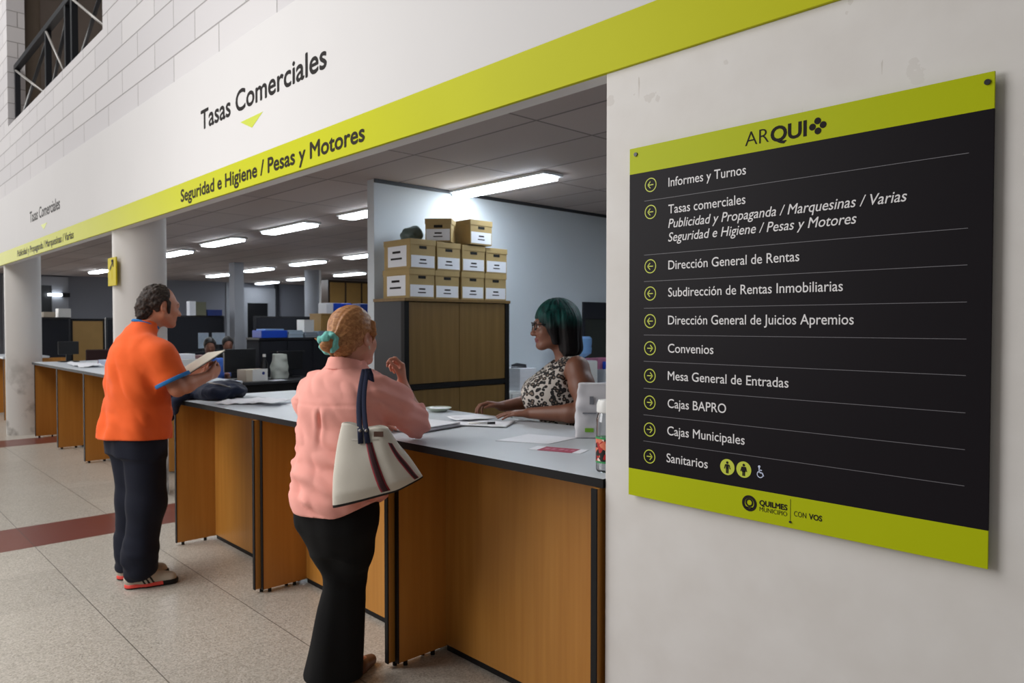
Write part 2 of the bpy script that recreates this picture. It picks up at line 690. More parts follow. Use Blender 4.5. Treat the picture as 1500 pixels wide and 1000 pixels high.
# core of the beam behind the fascia
struct(box('beam', (-20, 1.862, 2.302), (4, 1.932, 3.189), M['white'], bev=0.0), 'white beam that carries the fascia over the counters', 'beam')
# round columns
for i, (x, lab) in enumerate(((-12.02, 'white round column with a scuffed base at the far end of the counters'), (-6.98, 'white round column behind the man in the orange shirt'))):
    o = lathe('column_%d' % (i + 1), [(0.213, 0), (0.213, 2.69)], M['column'], center=(x, 2.08, 0), seg=64)
    struct(o, lab, 'column')
struct(box('ceiling', (-22, 1.933, 2.7), (4, 12, 2.85), M['ceiling'], bev=0), 'dim suspended ceiling of large tiles over the office', 'ceiling')
struct(box('wall_back', (-21.2, 2.0, 0), (-20.9, 12, 2.7), M['office_wall'], bev=0), 'grey wall at the far end of the office', 'wall')
struct(box('wall_rear', (-21, 11.6, 0), (4, 11.8, 2.7), M['office_wall'], bev=0), 'grey rear wall of the office', 'wall')
struct(box('wall_side', (1.0, 2.0, 0), (1.2, 11.6, 2.7), M['office_wall'], bev=0), 'grey side wall closing the office on the right', 'wall')
struct(box('wall_partition', (-5.35, 3.37, 0), (-5.25, 11.6, 2.7), M['part_wall'], bev=0.004), 'pale blue white partition wall behind the archive cabinet', 'wall')
# shadow gap trim at the head of the partition
struct(box('trim_1', (-5.249, 3.37, 2.67), (-5.235, 11.6, 2.7), M['dark_steel'], bev=0), 'dark trim along the top of the partition wall', 'trim')

# dark glazed opening in the partition
wn = box('window_1', (-5.25, 5.98, 1.02), (-5.238, 6.72, 1.56), M['glass_dark'], bev=0)
struct(wn, 'dark glazed window in the pale partition behind the clerk', 'window')
box('window_head', (-5.255, 5.96, 1.56), (-5.225, 6.74, 1.74), M['navy'], wn)
box('window_frame', (-5.255, 5.96, 1.0), (-5.225, 5.985, 1.56), M['navy'], wn)

# gallery behind the railing
bm = bmesh.new()
add_box(bm, (-14, 2.07, 3.95), (-6, 6.0, 4.05))
add_box(bm, (-14, 5.0, 4.05), (-6, 5.2, 7.2))
add_box(bm, (-14, 2.07, 7.0), (-6, 5.2, 7.2))
add_box(bm, (-14.2, 2.07, 4.05), (-14, 5.2, 7.2))
struct(bm_obj('wall_gallery', bm, M['dark_wall']), 'dark grey gallery walls behind the railing', 'wall')
o = lathe('column_3', [(0.11, 4.05), (0.11, 7.0)], mat('gallery_column_paint', rgb(150, 140, 128), 0.7, var=0.04), center=(-13.2, 2.45, 0), seg=32)
struct(o, 'beige column standing on the gallery behind the railing', 'column')

# ------------------------------------------------------------------ gallery railing
rl = thing('gallery_railing', 'black steel gallery railing with crossed braces in the block wall', 'railing', (-9.4, 1.97, 4.08))


def rail_bar(name, x0, z0, x1, z1, r, m, y=0.0):
    tube(name, [(x0 + 9.4, y, z0 - 4.08), (x1 + 9.4, y, z1 - 4.08)], r, m, rl, 8)


POSTS = [-11.53, -9.78, -8.88, -8.62, -7.28]
for x in POSTS:
    box('post', (x + 9.4 - 0.03, -0.03, 0), (x + 9.4 + 0.03, 0.03, 0.74), M['black_metal'], rl)
box('top_rail', (-11.56 + 9.4, -0.035, 0.74), (-7.25 + 9.4, 0.035, 0.80), M['black_metal'], rl)
for a, b in ((-11.5, -9.81), (-9.75, -8.91), (-8.59, -7.31)):
    rail_bar('brace', a, 4.80, b, 4.12, 0.014, M['light_metal'], -0.02)
    rail_bar('brace', a, 4.12, b, 4.80, 0.02, M['black_metal'], 0.02)

# ------------------------------------------------------------------ fascia with lettering
fa = thing('counter_fascia', 'long white fascia with a lime stripe and dark lettering over the counters', 'sign', (0, 1.862, 2.3))


def fpart(o):
    """world-space mesh hung under the fascia root"""
    o.parent = fa
    o.matrix_parent_inverse = Matrix.Translation((0, -1.862, -2.3))
    return o


fpart(box('white_board', (-19, 1.846, 2.468), (4, 1.8615, 3.188), M['board'], bev=0.003))
fpart(box('lime_stripe', (-19, 1.8445, 2.3), (4, 1.8615, 2.468), M['green'], bev=0.002))
FY = 1.8458
for o in lettering('lettering', 'Tasas Comerciales', -4.915, -3.293, 2.762, 0.128, M['ink'], None, FY, 0.0, fat=0.0035, words=True):
    fpart(o)
fpart(prism('arrow_mark', [(-4.305, 2.692), (-4.002, 2.692), (-4.146, 2.63)], FY - 0.001, FY + 0.001, M['ink_green']))
for o in lettering('lettering', 'Seguridad e Higiene / Pesas y Motores', -5.286, -2.949, 2.342, 0.085, M['ink_brown'], None, 1.844, 0.0, fat=0.003, words=True):
    fpart(o)
for o in lettering('lettering', 'Tasas Comerciales', -10.2, -8.743, 2.69, 0.128, M['ink'], None, FY, 0.0, fat=0.003, words=True):
    fpart(o)
fpart(prism('arrow_mark', [(-9.63, 2.605), (-9.327, 2.605), (-9.48, 2.545)], FY - 0.001, FY + 0.001, M['ink_green']))
for o in lettering('lettering', 'Publicidad y Propaganda / Marquesinas / Varias', -10.95, -8.2, 2.342, 0.08, M['ink_brown'], None, 1.844, 0.0, fat=0.002, words=True):
    fpart(o)

# ------------------------------------------------------------------ directory sign
ds = thing('directory_sign', 'large black and lime directory board with arrows on the white wall', 'sign', (-0.938, 1.855, 0.97))
DI = Matrix.Translation((0.938, -1.855, -0.97))


def dpart(o):
    o.parent = ds
    o.matrix_parent_inverse = DI
    return o


SY = 1.8355
X0, X1 = -1.4235, -0.4535
dpart(box('panel', (X0, SY, 1.055), (X1, SY + 0.006, 1.96), M['sign_black'], bev=0.0008))
dpart(box('lime_band', (X0, SY, 1.96), (X1, SY + 0.006, 2.039), M['sign_green'], bev=0.0008))
dpart(box('lime_band', (X0, SY, 0.9715), (X1, SY + 0.006, 1.055), M['sign_green'], bev=0.0008))
for x, z in ((-1.40, 2.019), (-0.467, 2.018), (-0.898, 0.988)):
    bm = bmesh.new()
    disc_mesh(bm, x, z, 0.0062 if z > 1 else 0.003, SY - 0.003, 1.855, 16)
    dpart(bm_obj('screw', bm, M['black_metal']))
ROWS = [('Informes y Turnos', -1.280, -1.031, 1.905, 0, 'l'), ('Tasas comerciales', -1.280, -1.032, 1.826, 0, 'l'),
        ('Publicidad y Propaganda / Marquesinas / Varias', -1.280, -0.625, 1.784, 1, None),
        ('Seguridad e Higiene / Pesas y Motores', -1.280, -0.738, 1.744, 1, None),
        ('Direcci\u00f3n General de Rentas', -1.279, -0.880, 1.662, 0, 'l'), ('Subdirecci\u00f3n de Rentas Inmobiliarias', -1.279, -0.769, 1.582, 0, 'l'),
        ('Direcci\u00f3n General de Juicios Apremios', -1.279, -0.742, 1.5, 0, 'l'), ('Convenios', -1.279, -1.127, 1.417, 0, 'r'),
        ('Mesa General de Entradas', -1.279, -0.906, 1.336, 0, 'r'), ('Cajas BAPRO', -1.279, -1.086, 1.254, 0, 'r'),
        ('Cajas Municipales', -1.280, -1.029, 1.173, 0, 'r'), ('Sanitarios', -1.282, -1.143, 1.092, 0, 'r')]
for body, u0, u1, z, it, ar in ROWS:
    dpart(lettering('lettering', body, u0, u1, z, 0.0275, M['ink_white'], None, SY, 0.0, 0.22 if it else 0.0, fat=0.00015))
for z, ar in ((1.919, 'l'), (1.838, 'l'), (1.675, 'l'), (1.593, 'l'), (1.51, 'l'), (1.428, 'r'), (1.345, 'r'), (1.264, 'r'), (1.182, 'r'), (1.1, 'r')):
    bm = bmesh.new()
    cx = -1.344
    ya, yb = SY - 0.0008, SY + 0.0002
    ring_mesh(bm, cx, z, 0.0212, 0.0028, ya, yb)
    s = -1 if ar == 'l' else 1
    seg_mesh(bm, (cx - 0.010 * s, z), (cx + 0.009 * s, z), 0.0028, ya, yb)
    for k in (1, -1):
        seg_mesh(bm, (cx + 0.010 * s, z), (cx + 0.001 * s, z + 0.010 * k), 0.0028, ya, yb)
    dpart(bm_obj('arrow_icon', bm, M['ink_green']))
for z in (1.873, 1.71, 1.63, 1.549, 1.468, 1.388, 1.306, 1.225, 1.145):
    dpart(box('divider_line', (-1.367, SY - 0.0006, z - 0.0007), (-0.5, SY + 0.0002, z + 0.0007), M['ink_grey'], bev=0))
# heading
dpart(lettering('lettering', 'AR', -1.034, -0.966, 1.980, 0.040, M['ink'], None, SY, -0.012))
dpart(lettering('lettering', 'QUI', -0.961, -0.864, 1.978, 0.040, M['ink'], None, SY, 0.026))
bm = bmesh.new()
for x, z in ((-0.836, 2.009), (-0.849, 1.996), (-0.822, 1.997), (-0.835, 1.984)):
    disc_mesh(bm, x, z, 0.0084, SY - 0.0008, SY + 0.0002)
dpart(bm_obj('dots_logo', bm, M['ink']))
# foot of the board
bm = bmesh.new()
ring_mesh(bm, -1.014, 1.016, 0.0215, 0.0075, SY - 0.0008, SY + 0.0002)
ring_mesh(bm, -1.014, 1.018, 0.0115, 0.0042, SY - 0.0008, SY + 0.0002)
seg_mesh(bm, (-1.024, 1.0045), (-1.004, 1.0045), 0.003, SY - 0.0008, SY + 0.0002)
dpart(bm_obj('round_logo', bm, M['ink']))
dpart(lettering('lettering', 'QUILMES', -0.984, -0.907, 1.0165, 0.0145, M['ink'], None, SY, 0.0, fat=0.0006))
dpart(lettering('lettering', 'MUNICIPIO', -0.984, -0.907, 1.0005, 0.0125, M['ink'], None, SY, -0.014))
dpart(box('divider_line', (-0.8985, SY - 0.0006, 0.992), (-0.8975, SY + 0.0002, 1.047), M['ink'], bev=0))
dpart(lettering('lettering', 'CON', -0.888, -0.856, 1.005, 0.0145, M['ink'], None, SY, -0.012))
dpart(lettering('lettering', 'VOS', -0.849, -0.815, 1.005, 0.0145, M['ink'], None, SY, 0.02))
# pictograms
ya, yb = SY - 0.0008, SY + 0.0002
for cx, sk in ((-1.081, 0), (-1.031, 1)):
    bm = bmesh.new()
    disc_mesh(bm, cx, 1.105, 0.0222, ya, yb)
    ic = dpart(bm_obj('restroom_icon', bm, M['ink_green']))
    bm = bmesh.new()
    y2, y3 = SY - 0.0014, SY - 0.0007
    disc_mesh(bm, cx, 1.1175, 0.0036, y2, y3, 14)
    if sk:
        seg_mesh(bm, (cx, 1.113), (cx, 1.099), 0.0115, y2, y3)
    else:
        seg_mesh(bm, (cx, 1.113), (cx, 1.100), 0.0085, y2, y3)
    for k in (-1, 1):
        seg_mesh(bm, (cx + 0.0022 * k, 1.101), (cx + 0.0022 * k, 1.088), 0.0034, y2, y3)
        seg_mesh(bm, (cx + 0.0055 * k, 1.112), (cx + 0.0088 * k, 1.100), 0.0024, y2, y3)
    fo = bm_obj('figure', bm, M['ink'])
    fo.parent = ic
bm = bmesh.new()
cx = -0.982
disc_mesh(bm, cx - 0.004, 1.1195, 0.0034, ya, yb, 14)
seg_mesh(bm, (cx - 0.004, 1.116), (cx - 0.003, 1.103), 0.0034, ya, yb)
seg_mesh(bm, (cx - 0.003, 1.104), (cx + 0.005, 1.103), 0.003, ya, yb)
seg_mesh(bm, (cx + 0.005, 1.104), (cx + 0.009, 1.095), 0.003, ya, yb)
seg_mesh(bm, (cx - 0.004, 1.111), (cx + 0.004, 1.110), 0.0024, ya, yb)
for i in range(14):
    a0, a1 = math.radians(110 + i * 17), math.radians(110 + (i + 1) * 17)
    seg_mesh(bm, (cx - 0.001 + 0.0085 * math.cos(a0), 1.099 + 0.0085 * math.sin(a0)), (cx - 0.001 + 0.0085 * math.cos(a1), 1.099 + 0.0085 * math.sin(a1)), 0.0022, ya, yb)
dpart(bm_obj('wheelchair_icon', bm, mat('pale_blue_print', rgb(206, 216, 244), 0.5)))

# ------------------------------------------------------------------ ceiling lamps
LAMPS = [(-4.65, 4.26), (-6.62, 4.26), (-8.5, 4.24), (-10.58, 4.26), (-12.8, 4.36), (-15.2, 4.4), (-18.2, 4.6),
         (-10.95, 6.85), (-13.04, 6.88), (-15.35, 6.95), (-17.75, 7.05), (-15.3, 9.14), (-17.75, 9.15), (-20.0, 9.3), (-2.55, 4.26), (-2.6, 6.3)]  # last entry is an unseen lamp, added to brighten the partition
LLAB = {0: 'lit fluorescent ceiling lamp above the archive boxes, the largest in view', 14: 'lit fluorescent ceiling lamp beyond the white wall, over the place of the clerk', 15: 'unseen ceiling lamp added far beyond the white wall to brighten the partition'}
for i, (x, y) in enumerate(LAMPS):
    lab = LLAB.get(i, 'lit rectangular fluorescent ceiling lamp in the rows over the far desks')
    t = thing('ceiling_lamp', lab, 'lamp', (x, y, 2.7), 0, None if i in LLAB else 'fluorescent ceiling lamps')
    L = 0.56
    body = bmesh.new()
    add_box(body, (-L - 0.04, -0.11, -0.025), (L + 0.04, 0.11, 0.0), 0.008)
    bm_obj('housing', body, M['lamp_body'], t)
    box('diffuser', (-L, -0.09, -0.05), (L, 0.09, -0.0255), M['tube_near' if i in LLAB else 'tube'], t, bev=0.012)
    box('end_cap', (-L - 0.04, -0.08, -0.045), (-L - 0.001, 0.08, -0.0255), M['lamp_body'], t, bev=0.006)

# ------------------------------------------------------------------ counters
def counter_unit(x0, x1, y, depth, lab, name='counter_unit', last_right=False):
    """wood unit: side panel at x0 that stands forward, front panel set back"""
    t = thing(name, lab, 'counter', (x0, y, 0), 0, None)
    Lx = x1 - x0
    box('side_panel', (0.0, 0.01, 0.022), (0.022, 0.85, depth), M['wood'], t, 0.001)
    box('edge_band', (-0.001, 0.004, 0.02), (0.023, 0.0099, depth), M['black'], t, 0.0008)
    box('front_panel', (0.0225, 0.268, 0.03), (Lx - 0.0305, 0.286, depth), M['wood'], t, 0.001)
    box('plinth', (0.0225, 0.275, 0.0), (Lx - 0.0305, 0.29, 0.029), M['black'], t, 0.001)
    box('side_panel', (Lx - 0.03, 0.012, 0.022), (Lx - 0.008, 0.85, depth), M['wood'], t, 0.001)
    box('edge_band', (Lx - 0.031, 0.006, 0.02), (Lx - 0.007, 0.0119, depth), M['black'], t, 0.0008)
    for xx in (0.011, Lx - 0.019):
        for yy in (0.05, 0.2, 0.8):
            lathe('levelling_foot', [(0.01, 0), (0.01, 0.0215)], M['black'], t, (xx, yy, 0), 14)
    return t


cslope = 0.028


def cy(x):
    return 1.752 + (x + 5.2) * cslope


US = [-5.205, -3.955, -2.69, -1.54]
ULAB = ['orange-brown wood counter unit with open knee space, beside the man in orange', 'orange-brown wood counter unit directly behind the legs of the woman in pink', 'orange-brown wood counter unit that ends against the white wall']
for i in range(3):
    t = counter_unit(US[i], US[i + 1], cy(US[i]), 0.968, ULAB[i])
# worktop
bm = bmesh.new()
vs = [(-5.235, cy(-5.235) - 0.008), (-1.536, cy(-1.536) - 0.008), (-1.536, 2.74), (-5.235, 2.64)]
a = [bm.verts.new((x, y, 0.97)) for x, y in vs]
b = [bm.verts.new((x, y, 1.0)) for x, y in vs]
bm.faces.new(list(reversed(a))).material_index = 1
bm.faces.new(b)
for i in range(4):
    j = (i + 1) % 4
    bm.faces.new((a[i], a[j], b[j], b[i])).material_index = 1
wt = bm_obj('counter_worktop', bm, [M['grey_top'], M['black']])
tag(wt, 'long pale grey laminate worktop with a black edge, on the near counter', 'worktop')

U2 = [-12.6, -11.45, -10.2, -8.98, -7.75]
ULAB2 = ['orange-brown wood counter unit next to the scuffed far column', 'orange-brown wood counter unit of the far counter, second from its column end', 'orange-brown wood counter unit of the far counter, third from its column end', 'orange-brown wood counter unit of the far counter behind the man in orange']
for i in range(1, 4):
    counter_unit(U2[i], U2[i + 1], 2.09, 0.968, ULAB2[i])
counter_unit(-14.9, -13.65, 2.09, 0.968, 'orange-brown wood counter unit beyond the scuffed far column')
wt = bmesh.new()
add_box(wt, (-11.5, 2.08, 0.97), (-7.74, 2.95, 1.0), 0, 0)
for f in wt.faces:
    if abs(f.calc_center_median().z - 1.0) > 1e-4:
        f.material_index = 1
tag(bm_obj('counter_worktop', wt, [M['grey_top'], M['black']]), 'pale grey worktop of the far counter between the two round columns', 'worktop')
tag(box('counter_worktop', (-14.95, 2.08, 0.97), (-13.6, 2.7, 1.0), M['grey_top']), 'grey worktop beyond the scuffed far column', 'worktop')

# ================================================================== BODIES: implicit surfaces meshed with surface nets
class Field:
    """A signed distance field on a grid; shapes are blended in, then the zero surface is meshed."""

    def __init__(s, lo, hi, h):
        s.lo = np.array(lo, np.float64)
        s.h = h
        s.n = np.ceil((np.array(hi) - s.lo) / h).astype(int) + 1
        s.f = np.full(tuple(s.n), 0.2, np.float32)

    def _win(s, lo, hi):
        a = np.clip(np.floor((np.array(lo) - s.lo) / s.h).astype(int), 0, s.n - 1)
        b = np.clip(np.ceil((np.array(hi) - s.lo) / s.h).astype(int) + 1, 1, s.n)
        sl = tuple(slice(i, max(j, i + 1)) for i, j in zip(a, b))
        ax = [s.lo[i] + s.h * np.arange(sl[i].start, sl[i].stop) for i in range(3)]
        P = np.stack(np.meshgrid(*ax, indexing='ij'), -1)
        return sl, P

    def _blend(s, sl, d, k, op):
        a = s.f[sl]
        if op == 'u':
            if k > 0:
                h = np.maximum(k - np.abs(a - d), 0) / k
                r = np.minimum(a, d) - h * h * k * 0.25
            else:
                r = np.minimum(a, d)
        elif op == 's':
            if k > 0:
                h = np.maximum(k - np.abs(a + d), 0) / k
                r = np.maximum(a, -d) + h * h * k * 0.25
            else:
                r = np.maximum(a, -d)
        s.f[sl] = r

    def cone(s, a, b, ra, rb, k=0.02, op='u', sq=None, cut=None):
        """round cone; sq=(axis, factor) squashes it along an axis; cut=list of (point, normal): keep the side the normal points away from"""
        a, b = np.array(a, float), np.array(b, float)
        m = max(ra, rb) * (max(1.0, sq[1]) if sq is not None else 1.0) + max(k, 2 * s.h) + 0.004
        sl, P = s._win(np.minimum(a, b) - m, np.maximum(a, b) + m)
        if P.size == 0:
            return
        ab = b - a
        sc = 1.0
        if sq is not None:
            n = np.array(sq[0], float)
            n /= np.linalg.norm(n)
            ff = 1.0 / sq[1] - 1.0
            P0 = P
            base = a + ab * 0.5
            P = P + n * ((P - base) @ n)[..., None] * ff
            a = a + n * ((a - base) @ n) * ff
            b = b + n * ((b - base) @ n) * ff
            ab = b - a
            sc = min(1.0, sq[1])
        else:
            P0 = P
        L2 = max(ab @ ab, 1e-9)
        t = np.clip(((P - a) @ ab) / L2, 0, 1)
        d = np.linalg.norm(P - a - t[..., None] * ab, axis=-1) - (ra + (rb - ra) * t)
        d = d * sc
        if cut:
            for p, n in cut:
                n = np.array(n, float)
                n /= np.linalg.norm(n)
                d = np.maximum(d, (P0 - np.array(p)) @ n)
        s._blend(sl, d.astype(np.float32), k, op)

    def chain(s, pts, rs, k=0.02, op='u', sq=None):
        for (a, b), (ra, rb) in zip(zip(pts, pts[1:]), zip(rs, rs[1:])):
            s.cone(a, b, ra, rb, k, op, sq)

    def ell(s, c, r, k=0.02, op='u', rot=None):
        c, r = np.array(c, float), np.array(r, float)
        m = r.max() + max(k, 2 * s.h) + 0.004
        sl, P = s._win(c - m, c + m)
        if P.size == 0:
            return
        p = P - c
        if rot is not None:
            p = p @ np.array(rot)
        k0 = np.linalg.norm(p / r, axis=-1)
        k1 = np.linalg.norm(p / (r * r), axis=-1) + 1e-9
        d = k0 * (k0 - 1.0) / k1
        s._blend(sl, d.astype(np.float32), k, op)

    def slab(s, secs, k=0.02, op='u', n=3.0):
        """stack of superellipse sections [(center, rx, ry)] from bottom to top (z of center rising)"""
        cs = np.array([q[0] for q in secs], float)
        rx = np.array([q[1] for q in secs])
        ry = np.array([q[2] for q in secs])
        m = max(k, 2 * s.h) + 0.01
        mx = np.array([rx.max(), ry.max(), 0])
        sl, P = s._win(cs.min(0) - mx - m, cs.max(0) + mx + m)
        z = P[..., 2]
        zz = np.clip(z, cs[0, 2], cs[-1, 2])

        def sm(v):
            return np.interp(zz, cs[:, 2], v)
        X = sm(rx)
        Y = sm(ry)
        px = np.abs(P[..., 0] - sm(cs[:, 0])) / X
        py = np.abs(P[..., 1] - sm(cs[:, 1])) / Y
        q = (px ** n + py ** n) ** (1.0 / n)
        d = (q - 1) * np.minimum(X, Y)
        dz = np.maximum(cs[0, 2] - z, z - cs[-1, 2])
        d = np.maximum(d, dz)
        s._blend(sl, d.astype(np.float32), k, op)

    def plane(s, p, n):
        """cut away what lies on the side the normal points to"""
        n = np.array(n, float)
        n /= np.linalg.norm(n)
        ax = [s.lo[i] + s.h * np.arange(s.n[i]) for i in range(3)]
        d = (ax[0][:, None, None] - p[0]) * n[0] + (ax[1][None, :, None] - p[1]) * n[1] + (ax[2][None, None, :] - p[2]) * n[2]
        s.f = np.maximum(s.f, d.astype(np.float32))

    def displace(s, fn):
        """fn(points Nx3) added to the field near the surface"""
        idx = np.nonzero(np.abs(s.f) < 5 * s.h)
        P = s.lo + s.h * np.stack(idx, -1)
        s.f[idx] += fn(P).astype(np.float32)

    def mesh(s):
        f = s.f
        f[f == 0] = 1e-6
        # keep the surface closed at the border
        f[0], f[-1], f[:, 0], f[:, -1], f[:, :, 0], f[:, :, -1] = (np.maximum(q, 1e-4) for q in (f[0], f[-1], f[:, 0], f[:, -1], f[:, :, 0], f[:, :, -1]))
        ins = f < 0
        n = s.n
        nc = n  # cells addressed with the grid's own strides
        acc_id, acc_p = [], []
        edges = []
        st = np.array([n[1] * n[2], n[2], 1])
        for ax in range(3):
            s0 = [slice(None)] * 3
            s1 = [slice(None)] * 3
            s0[ax] = slice(0, -1)
            s1[ax] = slice(1, None)
            a, b = ins[tuple(s0)], ins[tuple(s1)]
            ii = np.nonzero(a != b)
            I = np.stack(ii, -1)
            o = [x for x in range(3) if x != ax]
            ok = (I[:, o[0]] > 0) & (I[:, o[1]] > 0)
            I = I[ok]
            fa = f[tuple(I.T)]
            J = I.copy()
            J[:, ax] += 1
            fb = f[tuple(J.T)]
            t = fa / (fa - fb)
            p = I.astype(np.float64)
            p[:, ax] += t
            flip = fa < 0
            base = I @ st
            cells = [base - st[o[0]] - st[o[1]], base - st[o[1]], base, base - st[o[0]]]
            for c in cells:
                acc_id.append(c)
                acc_p.append(p)
            edges.append((np.stack(cells, -1), flip, ax))
        ids = np.concatenate(acc_id)
        pp = np.concatenate(acc_p)
        uq, inv = np.unique(ids, return_inverse=True)
        cnt = np.bincount(inv)
        V = np.stack([np.bincount(inv, pp[:, i]) / cnt for i in range(3)], -1)
        V = s.lo + V * s.h
        Q = []
        for cells, flip, ax in edges:
            q = np.searchsorted(uq, cells)
            if ax == 1:
                flip = ~flip
            q[flip] = q[flip][:, ::-1]
            Q.append(q[:, ::-1])
        return V, np.concatenate(Q)


def sdf_mesh(name, F, mats, parent=None, xf=None, smooth_it=1):
    V, Q = F.mesh()
    # a little smoothing of the grid's steps
    if smooth_it:
        E = np.concatenate([Q[:, [0, 1]], Q[:, [1, 2]], Q[:, [2, 3]], Q[:, [3, 0]]])
        for _ in range(smooth_it):
            S = np.zeros_like(V)
            cn = np.bincount(E.ravel(), minlength=len(V)).astype(float)
            for i in range(3):
                S[:, i] = np.bincount(E[:, 0], V[E[:, 1], i], minlength=len(V)) + np.bincount(E[:, 1], V[E[:, 0], i], minlength=len(V))
            V = V * 0.4 + (S / np.maximum(cn, 1)[:, None]) * 0.6
    me = bpy.data.meshes.new(name)
    me.vertices.add(len(V))
    me.vertices.foreach_set('co', V.astype(np.float32).ravel())
    me.loops.add(len(Q) * 4)
    me.loops.foreach_set('vertex_index', Q.astype(np.int32).ravel())
    me.polygons.add(len(Q))
    me.polygons.foreach_set('loop_start', np.arange(len(Q), dtype=np.int32) * 4)
    me.polygons.foreach_set('use_smooth', np.ones(len(Q), bool))
    for m in (mats if isinstance(mats, (list, tuple)) else [mats]):
        me.materials.append(m)
    me.update(calc_edges=True)
    me.validate()
    return new_obj(name, me, parent)


def paint(o, rules):
    """rules: (material index, function of face centres Nx3 -> bool)"""
    me = o.data
    n = len(me.polygons)
    c = np.empty(n * 3, np.float32)
    me.polygons.foreach_get('center', c)
    c = c.reshape(-1, 3)
    mi = np.zeros(n, np.int32)
    for k, fn in rules:
        mi[fn(c)] = k
    me.polygons.foreach_set('material_index', mi)


def unit(v):
    v = np.array(v, float)
    return v / np.linalg.norm(v)


def frame(fwd, upv=(0, 0, 1)):
    """columns: right, forward, up"""
    y = unit(fwd)
    x = unit(np.cross(y, np.array(upv, float)))
    z = np.cross(x, y)
    return np.stack([x, y, z], -1)


class Head:
    """Head in its own frame: chin at z=0, crown near z=0.226, y forward. o = world point of the chin plane's centre (under the ears)."""

    def __init__(s, o, R, k=1.0):
        s.o, s.R, s.k = np.array(o, float), np.array(R), k

    def P(s, x, y, z):
        return s.o + s.R @ (np.array([x, y, z]) * s.k)

    def local(s, P):
        return ((P - s.o) @ s.R) / s.k

    def build(s, F, nose=1.0, jaw=1.0, neck=None, female=False):
        k, P, R = s.k, s.P, s.R

        def E(c, r, kk=0.012, op='u', rot=None):
            F.ell(P(*c), np.array(r) * k, kk * k, op, R if rot is None else R @ rot)

        def Cn(a, b, ra, rb, kk=0.012, op='u'):
            F.cone(P(*a), P(*b), ra * k, rb * k, kk * k, op)
        E((0, -0.014, 0.137), (0.073, 0.093, 0.088), 0.02)
        E((0, 0.036, 0.085), (0.057 * jaw, 0.056, 0.078), 0.03)
        E((0, 0.020, 0.055), (0.054 * jaw, 0.055, 0.045), 0.03)
        E((0, 0.074, 0.017), (0.022, 0.020, 0.018), 0.022)
        for q in (1, -1):
            Cn((0.050 * jaw * q, 0.0, 0.055), (0.022 * q, 0.066, 0.015), 0.018, 0.015, 0.025)
            E((0.034 * q, 0.062, 0.078), (0.024, 0.024, 0.026), 0.02)
            E((0.031 * q, 0.096, 0.116), (0.016, 0.014, 0.011), 0.012, 's')
            E((0.031 * q, 0.0775, 0.114), (0.0145, 0.012, 0.0095), 0.004)
            E((0.012 * q, 0.096, 0.0735), (0.008, 0.010, 0.008), 0.006)
            # ears
            rot = np.array(Matrix.Rotation(math.radians(18 * q), 3, 'Z') @ Matrix.Rotation(math.radians(-12), 3, 'X'))
            E((0.074 * q, -0.012, 0.106), (0.008, 0.018, 0.030), 0.006, 'u', rot)
            E((0.081 * q, -0.009, 0.108), (0.006, 0.010, 0.018), 0.004, 's', rot)
            E((0.074 * q, -0.004, 0.082), (0.007, 0.009, 0.010), 0.006)
        Cn((-0.03, 0.080, 0.130), (0.03, 0.080, 0.130), 0.011 if not female else 0.009, 0.011 if not female else 0.009, 0.02)
        Cn((0, 0.086, 0.122), (0, 0.086 + 0.020 * nose, 0.079), 0.0075, 0.0105, 0.012)
        E((0, 0.088 + 0.020 * nose, 0.0765), (0.0115, 0.0115, 0.0105), 0.008)
        E((0, 0.0905, 0.0505), (0.022, 0.0085, 0.0055), 0.005)
        E((0, 0.089, 0.0405), (0.0185, 0.0095, 0.0068), 0.005)
        E((0, 0.099, 0.0455), (0.021, 0.006, 0.0014), 0.002, 's')
        if neck is not None:
            a = P(0, -0.022, 0.06)
            F.cone(a, neck[0], 0.05 * k, neck[1], 0.03)

    def eyes(s, parent, iris):
        for q in (1, -1):
            bm = bmesh.new()
            bmesh.ops.create_uvsphere(bm, u_segments=20, v_segments=14, radius=0.0125 * s.k)
            for f in bm.faces:
                c = f.calc_center_median()
                f.material_index = 1 if c.y > 0.0102 * s.k else 0
            fr = Matrix(s.R.tolist())
            o = s.P(0.031 * q, 0.0785, 0.1145)
            for v in bm.verts:
                v.co = fr @ v.co + Vector(o)
            bm_obj('eye', bm, [M['eye_white'], iris], parent, True)

    def brows(s, parent, m, r=0.0035):
        for q in (1, -1):
            pts = [s.P(0.013 * q, 0.0915, 0.1285), s.P(0.03 * q, 0.0895, 0.1335), s.P(0.047 * q, 0.0765, 0.129)]
            tube('eyebrow', pts, [r * 0.9, r, r * 0.5], m, parent, 8)


M['eye_white'] = mat('eye_white', rgb(214, 206, 198), 0.3)
M['iris_brown'] = mat('iris_brown', rgb(46, 30, 20), 0.2)


